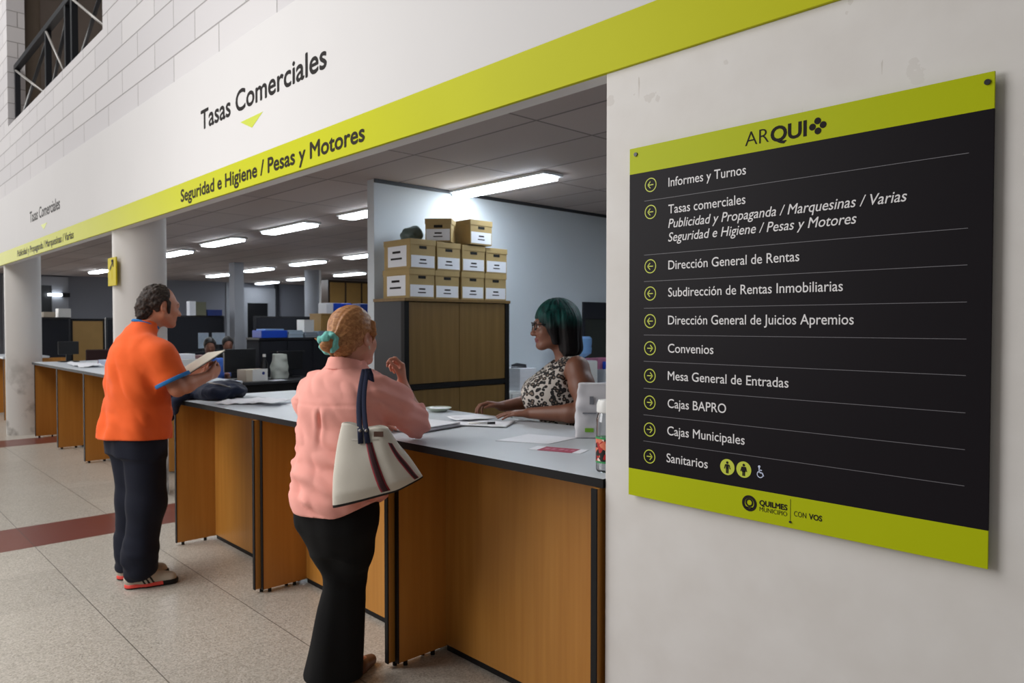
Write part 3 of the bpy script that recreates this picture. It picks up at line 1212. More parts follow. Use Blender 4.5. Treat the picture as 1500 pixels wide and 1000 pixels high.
def hand(F, wrist, d, n, side, curl=(0.35, 0.4, 0.45, 0.5), spread=0.05, thumb=(0.6, 0.5), s=1.0, tc=0.4):
    """Hand: wrist point, direction d of the palm, n = normal out of the palm (the side fingers curl to), side=+1 when the thumb lies on the side of cross(d, n)."""
    d = unit(d)
    n = unit(np.array(n) - d * (np.array(n) @ d))
    t = np.cross(d, n) * side
    w = np.array(wrist, float)
    K = []
    for i, (off, ln) in enumerate(((0.030, 0.086), (0.0105, 0.090), (-0.0095, 0.085), (-0.0285, 0.076))):
        kn = w + (d * ln + t * off - n * (0.003 if i in (1, 2) else 0.0)) * s
        a = w + (d * 0.012 + t * off * 0.62) * s
        F.cone(a, kn, 0.0145 * s, 0.0108 * s, 0.012)
        K.append(kn)
    F.cone(w + d * 0.02 * s, w + (d * 0.055) * s, 0.021 * s, 0.02 * s, 0.015, sq=(n, 0.62))
    lens = ((0.044, 0.026, 0.021), (0.049, 0.030, 0.022), (0.045, 0.028, 0.021), (0.035, 0.021, 0.019))
    for i, kn in enumerate(K):
        a = 0.0
        p = kn
        r = (0.0092, 0.0094, 0.0089, 0.0079)[i] * s
        sp = (1.0, 0.25, -0.4, -1.1)[i] * spread
        dd = unit(d + t * sp)
        for j, ln in enumerate(lens[i]):
            a += curl[i] * (0.9, 1.15, 0.8)[j]
            v = dd * math.cos(a) + n * math.sin(a)
            q = p + v * ln * s
            F.cone(p, q, r * (1.0 - 0.06 * j), r * (0.93 - 0.07 * j), 0.003)
            p = q
    b = w + (d * 0.022 + t * 0.022 + n * 0.004) * s
    v = unit(d * math.cos(thumb[0]) + t * math.sin(thumb[0]) + n * thumb[1])
    p1 = b + v * 0.040 * s
    F.cone(b, p1, 0.0145 * s, 0.0112 * s, 0.012)
    v2 = unit(v + n * tc * 0.5 + d * tc * 0.5 - t * tc * 0.3)
    p2 = p1 + v2 * 0.031 * s
    F.cone(p1, p2, 0.0108 * s, 0.0098 * s, 0.004)
    v3 = unit(v2 + n * tc * 0.5 + d * tc * 0.4 - t * tc * 0.3)
    p3 = p2 + v3 * 0.024 * s
    F.cone(p2, p3, 0.0098 * s, 0.0078 * s, 0.004)


def vnoise(P, sc, seed=0):
    """smooth value noise for cloth relief, about -1..1"""
    q = P * sc
    i = np.floor(q).astype(np.int64)
    f = q - i
    f = f * f * (3 - 2 * f)

    def hsh(a, b, c):
        h = (a * 374761393 + b * 668265263 + c * 2147483647 + seed * 974711) & 0x7fffffff
        h = ((h ^ (h >> 13)) * 1274126177) & 0x7fffffff
        return (h & 0xffff) / 32767.5 - 1.0
    r = 0
    for dx in (0, 1):
        for dy in (0, 1):
            for dz in (0, 1):
                wgt = np.abs(1 - dx - f[:, 0]) * np.abs(1 - dy - f[:, 1]) * np.abs(1 - dz - f[:, 2])
                r = r + wgt * hsh(i[:, 0] + dx, i[:, 1] + dy, i[:, 2] + dz)
    return r

# ================================================================== ARCHIVE CABINET AND BOXES
cb = thing('archive_cabinet', 'wide tan cabinet with black sides, under the archive boxes', 'cabinet', (-4.92, 3.84, 0))
box('carcass', (-0.21, -0.55, 0.0), (0.17, 0.55, 1.68), M['dark_steel'], cb, 0.003)
box('cabinet_top', (-0.215, -0.555, 1.6805), (0.225, 0.555, 1.705), M['cab_wood'], cb, 0.003)
for z0, z1 in ((0.10, 0.985), (1.035, 1.675)):
    for y0, y1 in ((-0.505, -0.002), (0.002, 0.505)):
        bm = bmesh.new()
        add_box(bm, (0.1705, y0, z0), (0.205, y1, z1), 0.003)
        bm_obj('door', bm, M['cab_wood'], cb)
for y in (-0.528, 0.528):
    box('side_frame', (0.1705, y - 0.022, 0.0), (0.215, y + 0.022, 1.68), M['black'], cb, 0.002)
box('middle_rail', (0.1705, -0.505, 0.99), (0.214, 0.505, 1.03), M['black'], cb, 0.002)


def archive_box(x, y, z, lab, rz=0.0, sx=0.36, sy=0.25, sz=0.228, side_label=False, pale=False, tilt=0.0):
    """front faces +x; origin at the middle of the base"""
    t = thing('archive_box', lab, 'box', (x, y, z), rz, 'cardboard archive boxes on the cabinet')
    if tilt:
        t.rotation_euler = (tilt, 0, rz)
    cm = M['cardboard']
    box('body', (-sx / 2, -sy / 2 + 0.004, 0), (sx / 2, sy / 2 - 0.004, sz - 0.002), cm, t, 0.003)
    box('lid', (-sx / 2 - 0.004, -sy / 2, sz - 0.045), (sx / 2 + 0.004, sy / 2, sz), cm, t, 0.003)
    fx = sx / 2
    h = bmesh.new()
    add_box(h, (fx - 0.001, -0.036, sz - 0.075), (fx + 0.0012, 0.036, sz - 0.052), 0.0)
    bm_obj('hand_hole', h, M['hole'], t)
    lb = box('label', (fx + 0.0002, -sy / 2 + 0.012, 0.012), (fx + 0.0018, sy / 2 - 0.014, 0.105), M['paper'], t, 0)
    pr = bmesh.new()
    add_box(pr, (fx + 0.0016, -0.03, 0.066), (fx + 0.0022, 0.03, 0.078))
    add_box(pr, (fx + 0.0016, -0.04, 0.04), (fx + 0.0022, 0.036, 0.049))
    bm_obj('print', pr, M['ink'], lb)
    if side_label:
        ls = box('label', (-sx / 2 + 0.055, -sy / 2 + 0.0025, 0.02), (sx / 2 - 0.05, -sy / 2 + 0.0038, sz - 0.05), M['paper'], t, 0)
        pr = bmesh.new()
        add_box(pr, (-0.06, -sy / 2 + 0.0018, 0.125), (0.05, -sy / 2 + 0.003, 0.143))
        add_box(pr, (-0.085, -sy / 2 + 0.0018, 0.075), (0.07, -sy / 2 + 0.003, 0.09))
        bm_obj('print', pr, M['ink'], ls)
    return t


POSN = ['left end', 'second from the left', 'third from the left', 'right end']
for i, y in enumerate((3.472, 3.732, 3.995, 4.258)):
    archive_box(-4.905 - 0.01 * (i % 2), y, 1.7055, 'cardboard archive box standing on the cabinet, bottom row, ' + POSN[i], side_label=(i == 0))
for i, (y, dx, sz) in enumerate(((3.478, 0, 0.232), (3.742, -0.01, 0.226), (4.000, 0.0, 0.220), (4.262, -0.012, 0.216))):
    archive_box(-4.90 + dx, y, 1.9345, 'cardboard archive box in the upper full row on the cabinet, ' + POSN[i], side_label=(i == 0), sz=sz, rz=(0, 0.01, -0.01, 0.02)[i])
archive_box(-4.86, 3.76, 2.1675, 'cardboard archive box turned askew on top of the pile', rz=-0.85, sx=0.2, sy=0.22, sz=0.19)
archive_box(-4.88, 4.06, 2.1625, 'pale archive box on top of the pile beside the box turned askew', rz=0.03, sz=0.205)
t = thing('plastic_bag', 'grey green plastic bag bundle lying behind the topmost archive boxes', 'bag', (-5.08, 3.62, 2.1675))
F = Field((-0.16, -0.16, -0.01), (0.16, 0.16, 0.16), 0.007)
F.ell((0, 0, 0.06), (0.09, 0.09, 0.075), 0.0)
F.ell((0.02, 0.03, 0.09), (0.06, 0.05, 0.06), 0.03)
F.displace(lambda P: 0.012 * vnoise(P, 26, 3))
F.plane((0, 0, 0.001), (0, 0, -1))
sdf_mesh('bundle', F, mat('grey_green_plastic', rgb(92, 108, 104), 0.4), t)

# ================================================================== OFFICE BACKGROUND
def labelled_box(name, lo, hi, m, label, cat, group=None, bev=0.004):
    return tag(box(name, lo, hi, m, None, bev), label, cat, group)


# doorways at the far wall
dr = box('door_1', (-20.9, 3.45, 0), (-20.88, 4.2, 2.45), M['monitor'], bev=0)
struct(dr, 'dark doorway with a white frame at the far left of the office', 'door')
for lo, hi in (((-20.9, 3.2, 2.45), (-20.80, 4.55, 2.66)), ((-20.9, 4.2, 0), (-20.80, 4.55, 2.449)), ((-20.9, 3.2, 0), (-20.8, 3.45, 2.449))):
    box('door_frame', lo, hi, M['office_pale'], dr, 0.003)
dr = box('door_2', (-20.9, 9.1, 0), (-20.87, 9.72, 2.12), M['monitor'], bev=0)
struct(dr, 'dark open doorway in a pale panel on the far wall', 'door')
for lo, hi in (((-20.9, 8.99, 2.12), (-20.84, 9.95, 2.56)), ((-20.9, 9.72, 0), (-20.84, 9.95, 2.119)), ((-20.9, 8.99, 0), (-20.84, 9.1, 2.119))):
    box('door_frame', lo, hi, M['office_pale'], dr, 0.003)
for y in (8.92, 10.0):
    box('door_post', (-20.9, y - 0.05, 0), (-20.8, y + 0.05, 2.69), M['dark_steel'], dr, 0.003)
struct(box('trim_2', (-20.9, 8.5, 0), (-20.87, 8.86, 2.69), M['office_pale'], bev=0), 'pale wall panel beside the far doorway', 'trim')
struct(box('column_4', (-14.35, 5.9, 0), (-14.1, 6.09, 2.699), M['office_pale'], bev=0.01), 'slim square grey column between the office screens', 'column')
o = lathe('column_5', [(0.17, 0), (0.17, 2.699)], M['office_pale'], center=(-15.0, 8.03, 0), seg=40)
struct(o, 'round grey column near the tall cabinets', 'column')
tag(tube('conduit_pipe', [(-14.78, 8.1, 0.0), (-14.78, 8.1, 2.69)], 0.022, M['white_plastic']), 'thin pale conduit pipe along the round grey office column', 'pipe')
wl = thing('wall_lamp', 'small lit lamp by the white door frame at the far left', 'lamp', (-20.78, 4.3, 2.22))
box('lamp_body', (-0.02, 0.1, -0.05), (0.1, 0.26, 0.05), M['black'], wl)
box('lamp_tube', (0.0, -0.2, -0.03), (0.06, 0.099, 0.03), M['tube_small'], wl, 0.01)


def screen(y0, y1, x, z, lab):
    t = thing('office_screen', lab, 'screen', (x, (y0 + y1) / 2, 0))
    hw = (y1 - y0) / 2
    box('panel', (-0.03, -hw + 0.03, 0.08), (0.03, hw - 0.03, z - 0.03), M['navy'], t)
    box('top_rail', (-0.035, -hw, z - 0.0295), (0.035, hw, z), M['dark_steel'], t)
    for q in (-1, 1):
        box('post', (-0.035, q * hw - 0.0295 * (q > 0), 0), (0.035, q * hw + 0.0295 * (q < 0), z - 0.0295), M['dark_steel'], t)
    return t


screen(4.70, 5.85, -14.5, 1.67, 'dark fabric screen left of the slim square column')
screen(6.15, 7.45, -13.8, 1.66, 'dark fabric screen right of the slim square column')
screen(2.74, 3.19, -14.5, 1.62, 'narrow dark screen beside the tan panel, with cartons on top')
sc_ = thing('tan_partition', 'tan wooden partition panel with a dark frame behind the far counter', 'partition', (-14.5, 3.46, 0))
box('panel', (-0.02, -0.235, 0.05), (0.02, 0.235, 1.56), M['tan'], sc_)
box('frame', (-0.03, -0.265, 1.5605), (0.03, 0.265, 1.6), M['black'], sc_)
for q in (-1, 1):
    box('frame', (-0.03, 0.25 * q - 0.0145, 0), (0.03, 0.25 * q + 0.0145, 1.56), M['black'], sc_)
screen(3.74, 4.66, -14.5, 1.62, 'dark fabric screen right of the tan partition panel')
labelled_box('carton', (-14.6, 2.78, 1.6205), (-14.4, 2.95, 1.71), M['beige'], 'small pale carton on the narrow dark screen, the lower one', 'box')
labelled_box('carton', (-14.62, 3.0, 1.6205), (-14.4, 3.185, 1.77), M['white_plastic'], 'taller pale carton on the narrow dark screen', 'box')
labelled_box('paper_holder', (-14.58, 5.17, 1.6705), (-14.42, 5.285, 1.94), M['paper'], 'upright white paper holder on the dark screen', 'holder')
labelled_box('box_file', (-14.58, 5.29, 1.6705), (-14.42, 5.48, 1.93), mat('olive_card', rgb(108, 108, 88), 0.7), 'olive box file standing next to the white paper holder', 'box file')
labelled_box('storage_tray', (-14.6, 5.5, 1.6705), (-14.4, 5.78, 1.785), M['dark_blue'], 'blue tray on the dark screen next to the olive box file', 'tray')

# tall cabinets at the back
tc_ = thing('tall_cabinet', 'tall dark cabinet with tan doors at the back of the office', 'cabinet', (-17.3, 10.3, 0))
box('carcass', (-0.3, -0.75, 0), (0.28, 0.75, 2.64), mat('dark_brown_wood', rgb(56, 42, 32), 0.5), tc_)
for y in (-0.7, -0.22, 0.26):
    box('door', (0.2805, y, 0.08), (0.30, y + 0.42, 2.58), M['tan'], tc_)
# low cabinets with folders
fc = thing('filing_cabinet', 'low dark filing cabinet with blue boxes and papers on top', 'cabinet', (-10.2, 5.35, 0))
box('carcass', (-0.22, -0.82, 0.0), (0.19, 0.82, 1.28), M['navy'], fc)
box('cabinet_top', (-0.225, -0.83, 1.2805), (0.225, 0.83, 1.31), M['dark_steel'], fc)
for k in range(4):
    d_ = box('drawer', (0.1905, -0.80 + k * 0.405, 0.06), (0.21, -0.80 + k * 0.405 + 0.385, 1.26), M['navy'], fc)
    box('handle', (0.2105, -0.67 + k * 0.405, 1.1), (0.225, -0.54 + k * 0.405, 1.12), M['dark_steel'], d_)
bx = thing('blue_box', 'bright blue plastic box with papers on the low filing cabinet', 'box', (-10.1, 4.74, 1.3105))
box('tub', (-0.15, -0.2, 0), (0.15, 0.19, 0.105), M['blue'], bx, 0.008)
box('paper', (-0.12, -0.15, 0.1055), (0.12, 0.15, 0.125), mat('pale_blue_paper', rgb(150, 186, 222), 0.6), bx, 0.002)
for i, (y0, y1, h, c) in enumerate(((4.96, 5.2, 0.105, (176, 196, 214)), (5.22, 5.42, 0.075, (150, 160, 172)), (5.44, 5.68, 0.09, (160, 184, 206)))):
    ps = thing('paper_stack', ['pale paper stack right next to the bright blue box', 'lowest grey paper stack on the filing cabinet', 'bluish paper stack at the right of the filing cabinet'][i], 'paper stack', (-10.1, (y0 + y1) / 2, 1.3105), 0.04 * i)
    for k in range(4):
        a = random.uniform(-0.01, 0.01)
        box('sheaf', (-0.13 + a, -(y1 - y0) / 2 + a, h / 4 * k), (0.13 + a, (y1 - y0) / 2 - 0.01 + a, h / 4 * (k + 1) - 0.001), mat('sheaf', rgb(*[v - 14 * (k % 2) for v in c]), 0.7), ps, 0.001)
labelled_box('carton', (-10.35, 5.28, 1.386), (-10.12, 5.44, 1.57), M['white_plastic'], 'white carton on the grey paper stack of the filing cabinet', 'box')
sf = thing('side_cabinet', 'tan wooden cabinet partly hidden behind the head of the woman in pink', 'cabinet', (-11.2, 6.65, 0))
box('carcass', (-0.2, -0.6, 0), (0.18, 0.6, 1.66), M['tan'], sf)
box('cabinet_top', (-0.205, -0.605, 1.6605), (0.2, 0.605, 1.68), M['tan'], sf)
for q in (-1, 1):
    box('door', (0.1805, min(q * 0.58, q * 0.01), 0.05), (0.197, max(q * 0.58, q * 0.01), 1.64), M['tan'], sf)
for i, (y, a, c, lb) in enumerate(((6.2, 0.5, 'paper', 'white folder lying against the blue folders on the tan cabinet'), (6.36, 0.35, 'blue', 'bright blue folder leaning on the tan cabinet, the left one'), (6.55, 0.28, 'blue', 'bright blue folder leaning on the tan cabinet, above the ginger hair'), (6.9, 0.0, 'dark_blue', 'dark blue folder upright on the tan cabinet near the partition edge'))):
    fo = thing('folder', lb, 'folder', (-11.15, y, 1.6805))
    rot = Matrix.Rotation(-a, 3, 'X')
    box('cover', (-0.14, -0.05 - 0.02 * i, 0.0), (0.14, 0.07, 0.17), M[c], fo, 0.004)
    box('pages', (-0.13, -0.04 - 0.02 * i, 0.1705), (0.13, 0.06, 0.176), M['paper'], fo, 0.001)


# desks and what stands on them
def desk(x0, x1, y0, y1, z, front, lab):
    t = thing('office_desk', lab, 'desk', ((x0 + x1) / 2, (y0 + y1) / 2, 0))
    hx, hy = (x1 - x0) / 2, (y1 - y0) / 2
    box('desk_top', (-hx, -hy, z - 0.03), (hx, hy, z), M['grey_top'] if front != 'dark' else M['dark_steel'], t)
    box('front_panel', (hx - 0.05, -hy + 0.03, 0.1), (hx - 0.03, hy - 0.03, z - 0.031), M['tan'] if front == 'tan' else M['black'], t)
    for q in (-1, 1):
        box('side_panel', (-hx + 0.02, q * (hy - 0.012) - 0.011, 0), (hx - 0.051, q * (hy - 0.012) + 0.011, z - 0.031), M['tan'] if front == 'tan' else M['black'], t)
    return t


desk(-9.75, -8.95, 2.95, 3.84, 0.80, 'tan', 'office desk with a tan front and the white printer on it')
desk(-9.75, -8.95, 3.86, 5.0, 0.775, 'dark', 'dark office desk with the pale carton on it')


def monitor(x, y, z, wd, lab, rz=0.0):
    t = thing('monitor', lab, 'monitor', (x, y, z), rz, None)
    box('screen_back', (-0.02, -wd / 2, 0.1), (0.03, wd / 2, 0.1 + wd * 0.72), M['monitor'], t, 0.01)
    box('stand', (-0.01, -0.03, 0.0125), (0.02, 0.03, 0.0995), M['monitor'], t)
    box('stand_base', (-0.09, -0.11, 0), (0.09, 0.11, 0.012), M['monitor'], t)
    return t


monitor(-9.56, 4.06, 0.7755, 0.42, 'black monitor seen from behind, between the seated clerks and the pale carton')
monitor(-9.55, 4.76, 0.7755, 0.36, 'black monitor on the dark desk beside the pink shirt')
pr_ = thing('printer', 'white printer with paper on the desk behind the man with the folder', 'printer', (-9.35, 3.26, 0.8005))
box('housing', (-0.2, -0.16, 0), (0.18, 0.13, 0.28), M['white_plastic'], pr_, 0.012)
box('paper_tray', (-0.14, -0.14, 0.2805), (0.12, 0.11, 0.34), M['paper'], pr_, 0.01)
box('slot', (0.1805, -0.12, 0.15), (0.184, 0.09, 0.19), M['dark_steel'], pr_, 0.001)
labelled_box('red_box', (-9.45, 3.42, 0.8005), (-9.2, 3.53, 1.12), M['maroon'], 'dark red box beside the white printer', 'box')
ct = thing('carton', 'pale open carton with a dark emblem on the dark desk', 'box', (-9.2, 4.075, 0.7755), 0.08)
box('body', (-0.11, -0.15, 0), (0.11, 0.15, 0.15), M['beige'], ct)
box('front', (0.1105, -0.06, 0.002), (0.113, 0.149, 0.155), M['white_plastic'], ct, 0.001)
bm = bmesh.new()
bmesh.ops.create_cone(bm, segments=20, radius1=0.02, radius2=0.02, depth=0.003, cap_ends=True, matrix=Matrix.Translation((0.1145, 0.09, 0.1)) @ Matrix.Rotation(math.pi / 2, 4, 'Y'))
bm_obj('emblem', bm, M['dark_blue'], ct)
bg_ = thing('carrier_bag', 'pale upright carrier bag on the dark desk', 'bag', (-9.3, 4.49, 0.7755))
F = Field((-0.12, -0.16, -0.01), (0.12, 0.16, 0.36), 0.008)
F.slab([((0, 0, 0.0), 0.08, 0.11), ((0, 0, 0.15), 0.085, 0.115), ((0, 0.01, 0.33), 0.05, 0.09)], 0.01, n=3)
F.displace(lambda P: 0.01 * vnoise(P, 18, 2))
F.plane((0, 0, 0.001), (0, 0, -1))
sdf_mesh('sack', F, mat('pale_sack', rgb(176, 180, 172), 0.6, var=0.1, vscale=8), bg_)
bl_ = thing('bottle', 'dark bottle with a white cap on the desk between monitor and carrier bag', 'bottle', (-9.3, 4.28, 0.7755))
lathe('body', [(0.045, 0), (0.047, 0.02), (0.047, 0.2), (0.018, 0.27), (0.018, 0.3)], M['monitor'], bl_, seg=20)
lathe('cap', [(0.02, 0.3005), (0.02, 0.335)], M['white_plastic'], bl_, seg=16)
tag(box('desk_paper', (-9.2, 3.6, 0.8002), (-8.98, 3.82, 0.803), M['paper'], bev=0), 'white paper on the desk beside the dark red box', 'paper')
tag(box('desk_paper', (-9.15, 4.24, 0.7757), (-8.98, 4.44, 0.779), M['paper'], bev=0), 'white paper on the dark desk in front of the carrier bag', 'paper')
# notices behind the clerks
for i, (y0, y1, z0, z1, lb) in enumerate(((4.27, 4.44, 1.1, 1.36, 'left white notice on the stand behind the seated clerks'), (4.5, 4.72, 1.16, 1.36, 'right white notice on the stand behind the seated clerks'))):
    nt_ = thing('notice', lb, 'notice', (-12.6, (y0 + y1) / 2 + 0.38, 0))
    box('sheet', (0.0, -(y1 - y0) / 2, z0), (0.006, (y1 - y0) / 2, z1), mat('notice_paper', rgb(170, 186, 204), 0.6, var=0.08, vscale=14), nt_, 0)
    box('stand', (-0.02, -0.015, 0), (-0.0005, 0.015, z1 - 0.02), M['dark_steel'], nt_)


# chairs
def office_chair(x, y, rz, lab, m=None):
    t = thing('office_chair', lab, 'chair', (x, y, 0), rz)
    m = m or M['navy']
    box('seat', (-0.22, -0.22, 0.42), (0.22, 0.22, 0.49), m, t, 0.03)
    box('backrest', (-0.21, -0.255, 0.62), (0.21, -0.205, 1.1), m, t, 0.025)
    box('back_bar', (-0.03, -0.285, 0.40), (0.03, -0.256, 0.8), M['black'], t)
    lathe('column', [(0.03, 0.08), (0.03, 0.419)], M['black'], t, seg=16)
    for k in range(5):
        a = 2 * math.pi * k / 5
        lg = tube('leg', [(0.02 * math.cos(a), 0.02 * math.sin(a), 0.09), (0.27 * math.cos(a), 0.27 * math.sin(a), 0.065)], [0.02, 0.014], M['black'], t, 8)
        lathe('caster', [(0.018, 0.001), (0.024, 0.02), (0.018, 0.05)], M['black'], lg, (0.27 * math.cos(a), 0.27 * math.sin(a), 0), 12)
    return t


office_chair(-10.75, 4.1, -math.pi / 2, 'office chair of the seated clerk in the blue shirt')
office_chair(-11.7, 4.74, -math.pi / 2, 'office chair of the dark-haired clerk behind the black monitor')
office_chair(-13.4, 3.32, math.pi / 2, 'dark maroon chair in front of the tan partition panel', mat('maroon_fabric', rgb(52, 26, 26), 0.8)).location.z = 0.0


# seated clerks far behind
def far_clerk(x, y, rz, shirt, lab, turn=0.0):
    sk = M.setdefault('far_skin', skin_mat('clerk_far_skin', rgb(150, 104, 84), rgb(130, 86, 70)))
    F = Field((-0.32, -0.24, 0.38), (0.32, 0.55, 1.36), 0.012)
    hd = Head((0, 0.05, 1.085), frame((math.sin(turn), math.cos(turn), -0.25)), 0.98)
    hd.build(F, 1, 1, neck=((0, -0.01, 1.0), 0.055))
    F.slab([((0, 0, 0.505), 0.14, 0.11), ((0, 0, 0.7), 0.14, 0.1), ((0, 0, 0.92), 0.16, 0.09), ((0, -0.01, 1.0), 0.12, 0.06)], 0.03)
    for q in (1, -1):
        F.chain([(0.17 * q, 0, 0.95), (0.22 * q, 0.12, 0.74), (0.12 * q, 0.34, 0.80)], [0.05, 0.042, 0.03], 0.02)
        F.ell((0.11 * q, 0.39, 0.80), (0.04, 0.05, 0.022), 0.015)
        F.chain([(0.09 * q, 0.0, 0.57), (0.1 * q, 0.40, 0.56), (0.1 * q, 0.42, 0.40)], [0.075, 0.06, 0.05], 0.03)
    b = sdf_mesh('person', F, sk)
    H = Field(hd.P(0, 0, 0.1) - 0.17, hd.P(0, 0, 0.1) + 0.17, 0.01)
    H.ell(hd.P(0, -0.022, 0.14), (0.086, 0.102, 0.098), 0, 'u', hd.R)
    H.plane(hd.P(0, 0.05, 0.14), hd.R @ unit((0, 1, -0.4)))
    H.plane(hd.P(0, -0.02, 0.05), hd.R @ unit((0, 0.2, -1)))
    sdf_mesh('hair', H, mat('black_hair', rgb(26, 22, 22), 0.5, bump=0.4), b)
    S = Field((-0.32, -0.24, 0.48), (0.32, 0.3, 1.1), 0.012)
    S.slab([((0, 0, 0.5), 0.19, 0.15), ((0, 0, 0.7), 0.185, 0.14), ((0, 0, 0.9), 0.2, 0.125), ((0, -0.01, 1.0), 0.15, 0.09), ((0, 0, 1.05), 0.075, 0.07)], 0.02, n=2.3)
    for q in (1, -1):
        S.chain([(0.17 * q, 0, 0.95), (0.215 * q, 0.1, 0.77)], [0.075, 0.07], 0.03)
    S.displace(lambda P: 0.008 * vnoise(P, 12, 4))
    sdf_mesh('shirt', S, shirt, b)
    b.location = (x, y, 0)
    b.rotation_euler = (0, 0, rz)
    tag(b, lab, 'person')
    return b

# ================================================================== PEOPLE
def skin_mat(name, base, deep, rough=0.5):
    m = mat(name, base, rough)
    g = NT(m)
    tc = g.n('TexCoord')
    nz = g.n('TexNoise')
    nz.inputs['Scale'].default_value = 14
    nz.inputs['Detail'].default_value = 5
    g.l(tc.outputs['Object'], nz.inputs['Vector'])
    g.l(g.mix(nz.outputs['Fac'], base, deep), g.b.inputs['Base Color'])
    g.b.inputs['Subsurface Weight'].default_value = 0.08
    g.b.inputs['Subsurface Radius'].default_value = (0.02, 0.008, 0.005)
    g.b.inputs['Subsurface Scale'].default_value = 0.4
    return m


def cloth_mat(name, a, b, wscale=420, rough=0.85, sheen=0.08):
    m = mat(name, a, rough, sheen=sheen, spec=0.25)
    g = NT(m)
    tc = g.n('TexCoord')
    nz = g.n('TexNoise')
    nz.inputs['Scale'].default_value = 6
    nz.inputs['Detail'].default_value = 5
    g.l(tc.outputs['Object'], nz.inputs['Vector'])
    g.l(g.mix(nz.outputs['Fac'], a, b), g.b.inputs['Base Color'])
    n2 = g.n('TexNoise')
    n2.inputs['Scale'].default_value = wscale
    g.l(tc.outputs['Object'], n2.inputs['Vector'])
    bp = g.n('Bump')
    bp.inputs['Strength'].default_value = 0.25
    bp.inputs['Distance'].default_value = 0.002
    g.l(n2.outputs['Fac'], bp.inputs['Height'])
    g.l(bp.outputs[0], g.b.inputs['Normal'])
    return m


def hair_mat(name, a, b, stretch=(90, 90, 8), rough=0.45, bump=0.5, split=None):
    """strands; split=(z0, z1, low colour pair): dyed crown, dark ends"""
    m = mat(name, a, rough, spec=0.25)
    g = NT(m)
    tc = g.n('TexCoord')
    mp = g.n('Mapping')
    mp.inputs['Scale'].default_value = stretch
    g.l(tc.outputs['Object'], mp.inputs['Vector'])
    nz = g.n('TexNoise')
    nz.inputs['Scale'].default_value = 1
    nz.inputs['Detail'].default_value = 4
    nz.inputs['Distortion'].default_value = 0.6
    g.l(mp.outputs[0], nz.inputs['Vector'])
    r = g.n('MapRange')
    r.inputs['From Min'].default_value = 0.35
    r.inputs['From Max'].default_value = 0.65
    g.l(nz.outputs['Fac'], r.inputs['Value'])
    c = g.mix(r.outputs[0], a, b)
    if split:
        sp = g.n('SeparateXYZ')
        g.l(tc.outputs['Object'], sp.inputs[0])
        z = g.n('MapRange')
        z.inputs['From Min'].default_value = split[0]
        z.inputs['From Max'].default_value = split[1]
        g.l(g.math('ADD', sp.outputs[2], g.math('MULTIPLY', nz.outputs['Fac'], 0.05)), z.inputs['Value'])
        c = g.mix(z.outputs[0], g.mix(r.outputs[0], split[2], split[3]), c)
    g.l(c, g.b.inputs['Base Color'])
    bp = g.n('Bump')
    bp.inputs['Strength'].default_value = bump
    bp.inputs['Distance'].default_value = 0.006
    g.l(nz.outputs['Fac'], bp.inputs['Height'])
    g.l(bp.outputs[0], g.b.inputs['Normal'])
    return m


def place_person(o, O, ang):
    o.location = (O[0], O[1], 0)
    o.rotation_euler = (0, 0, math.radians(ang - 90))


def lerp(a, b, t):
    return np.array(a, float) * (1 - t) + np.array(b, float) * t


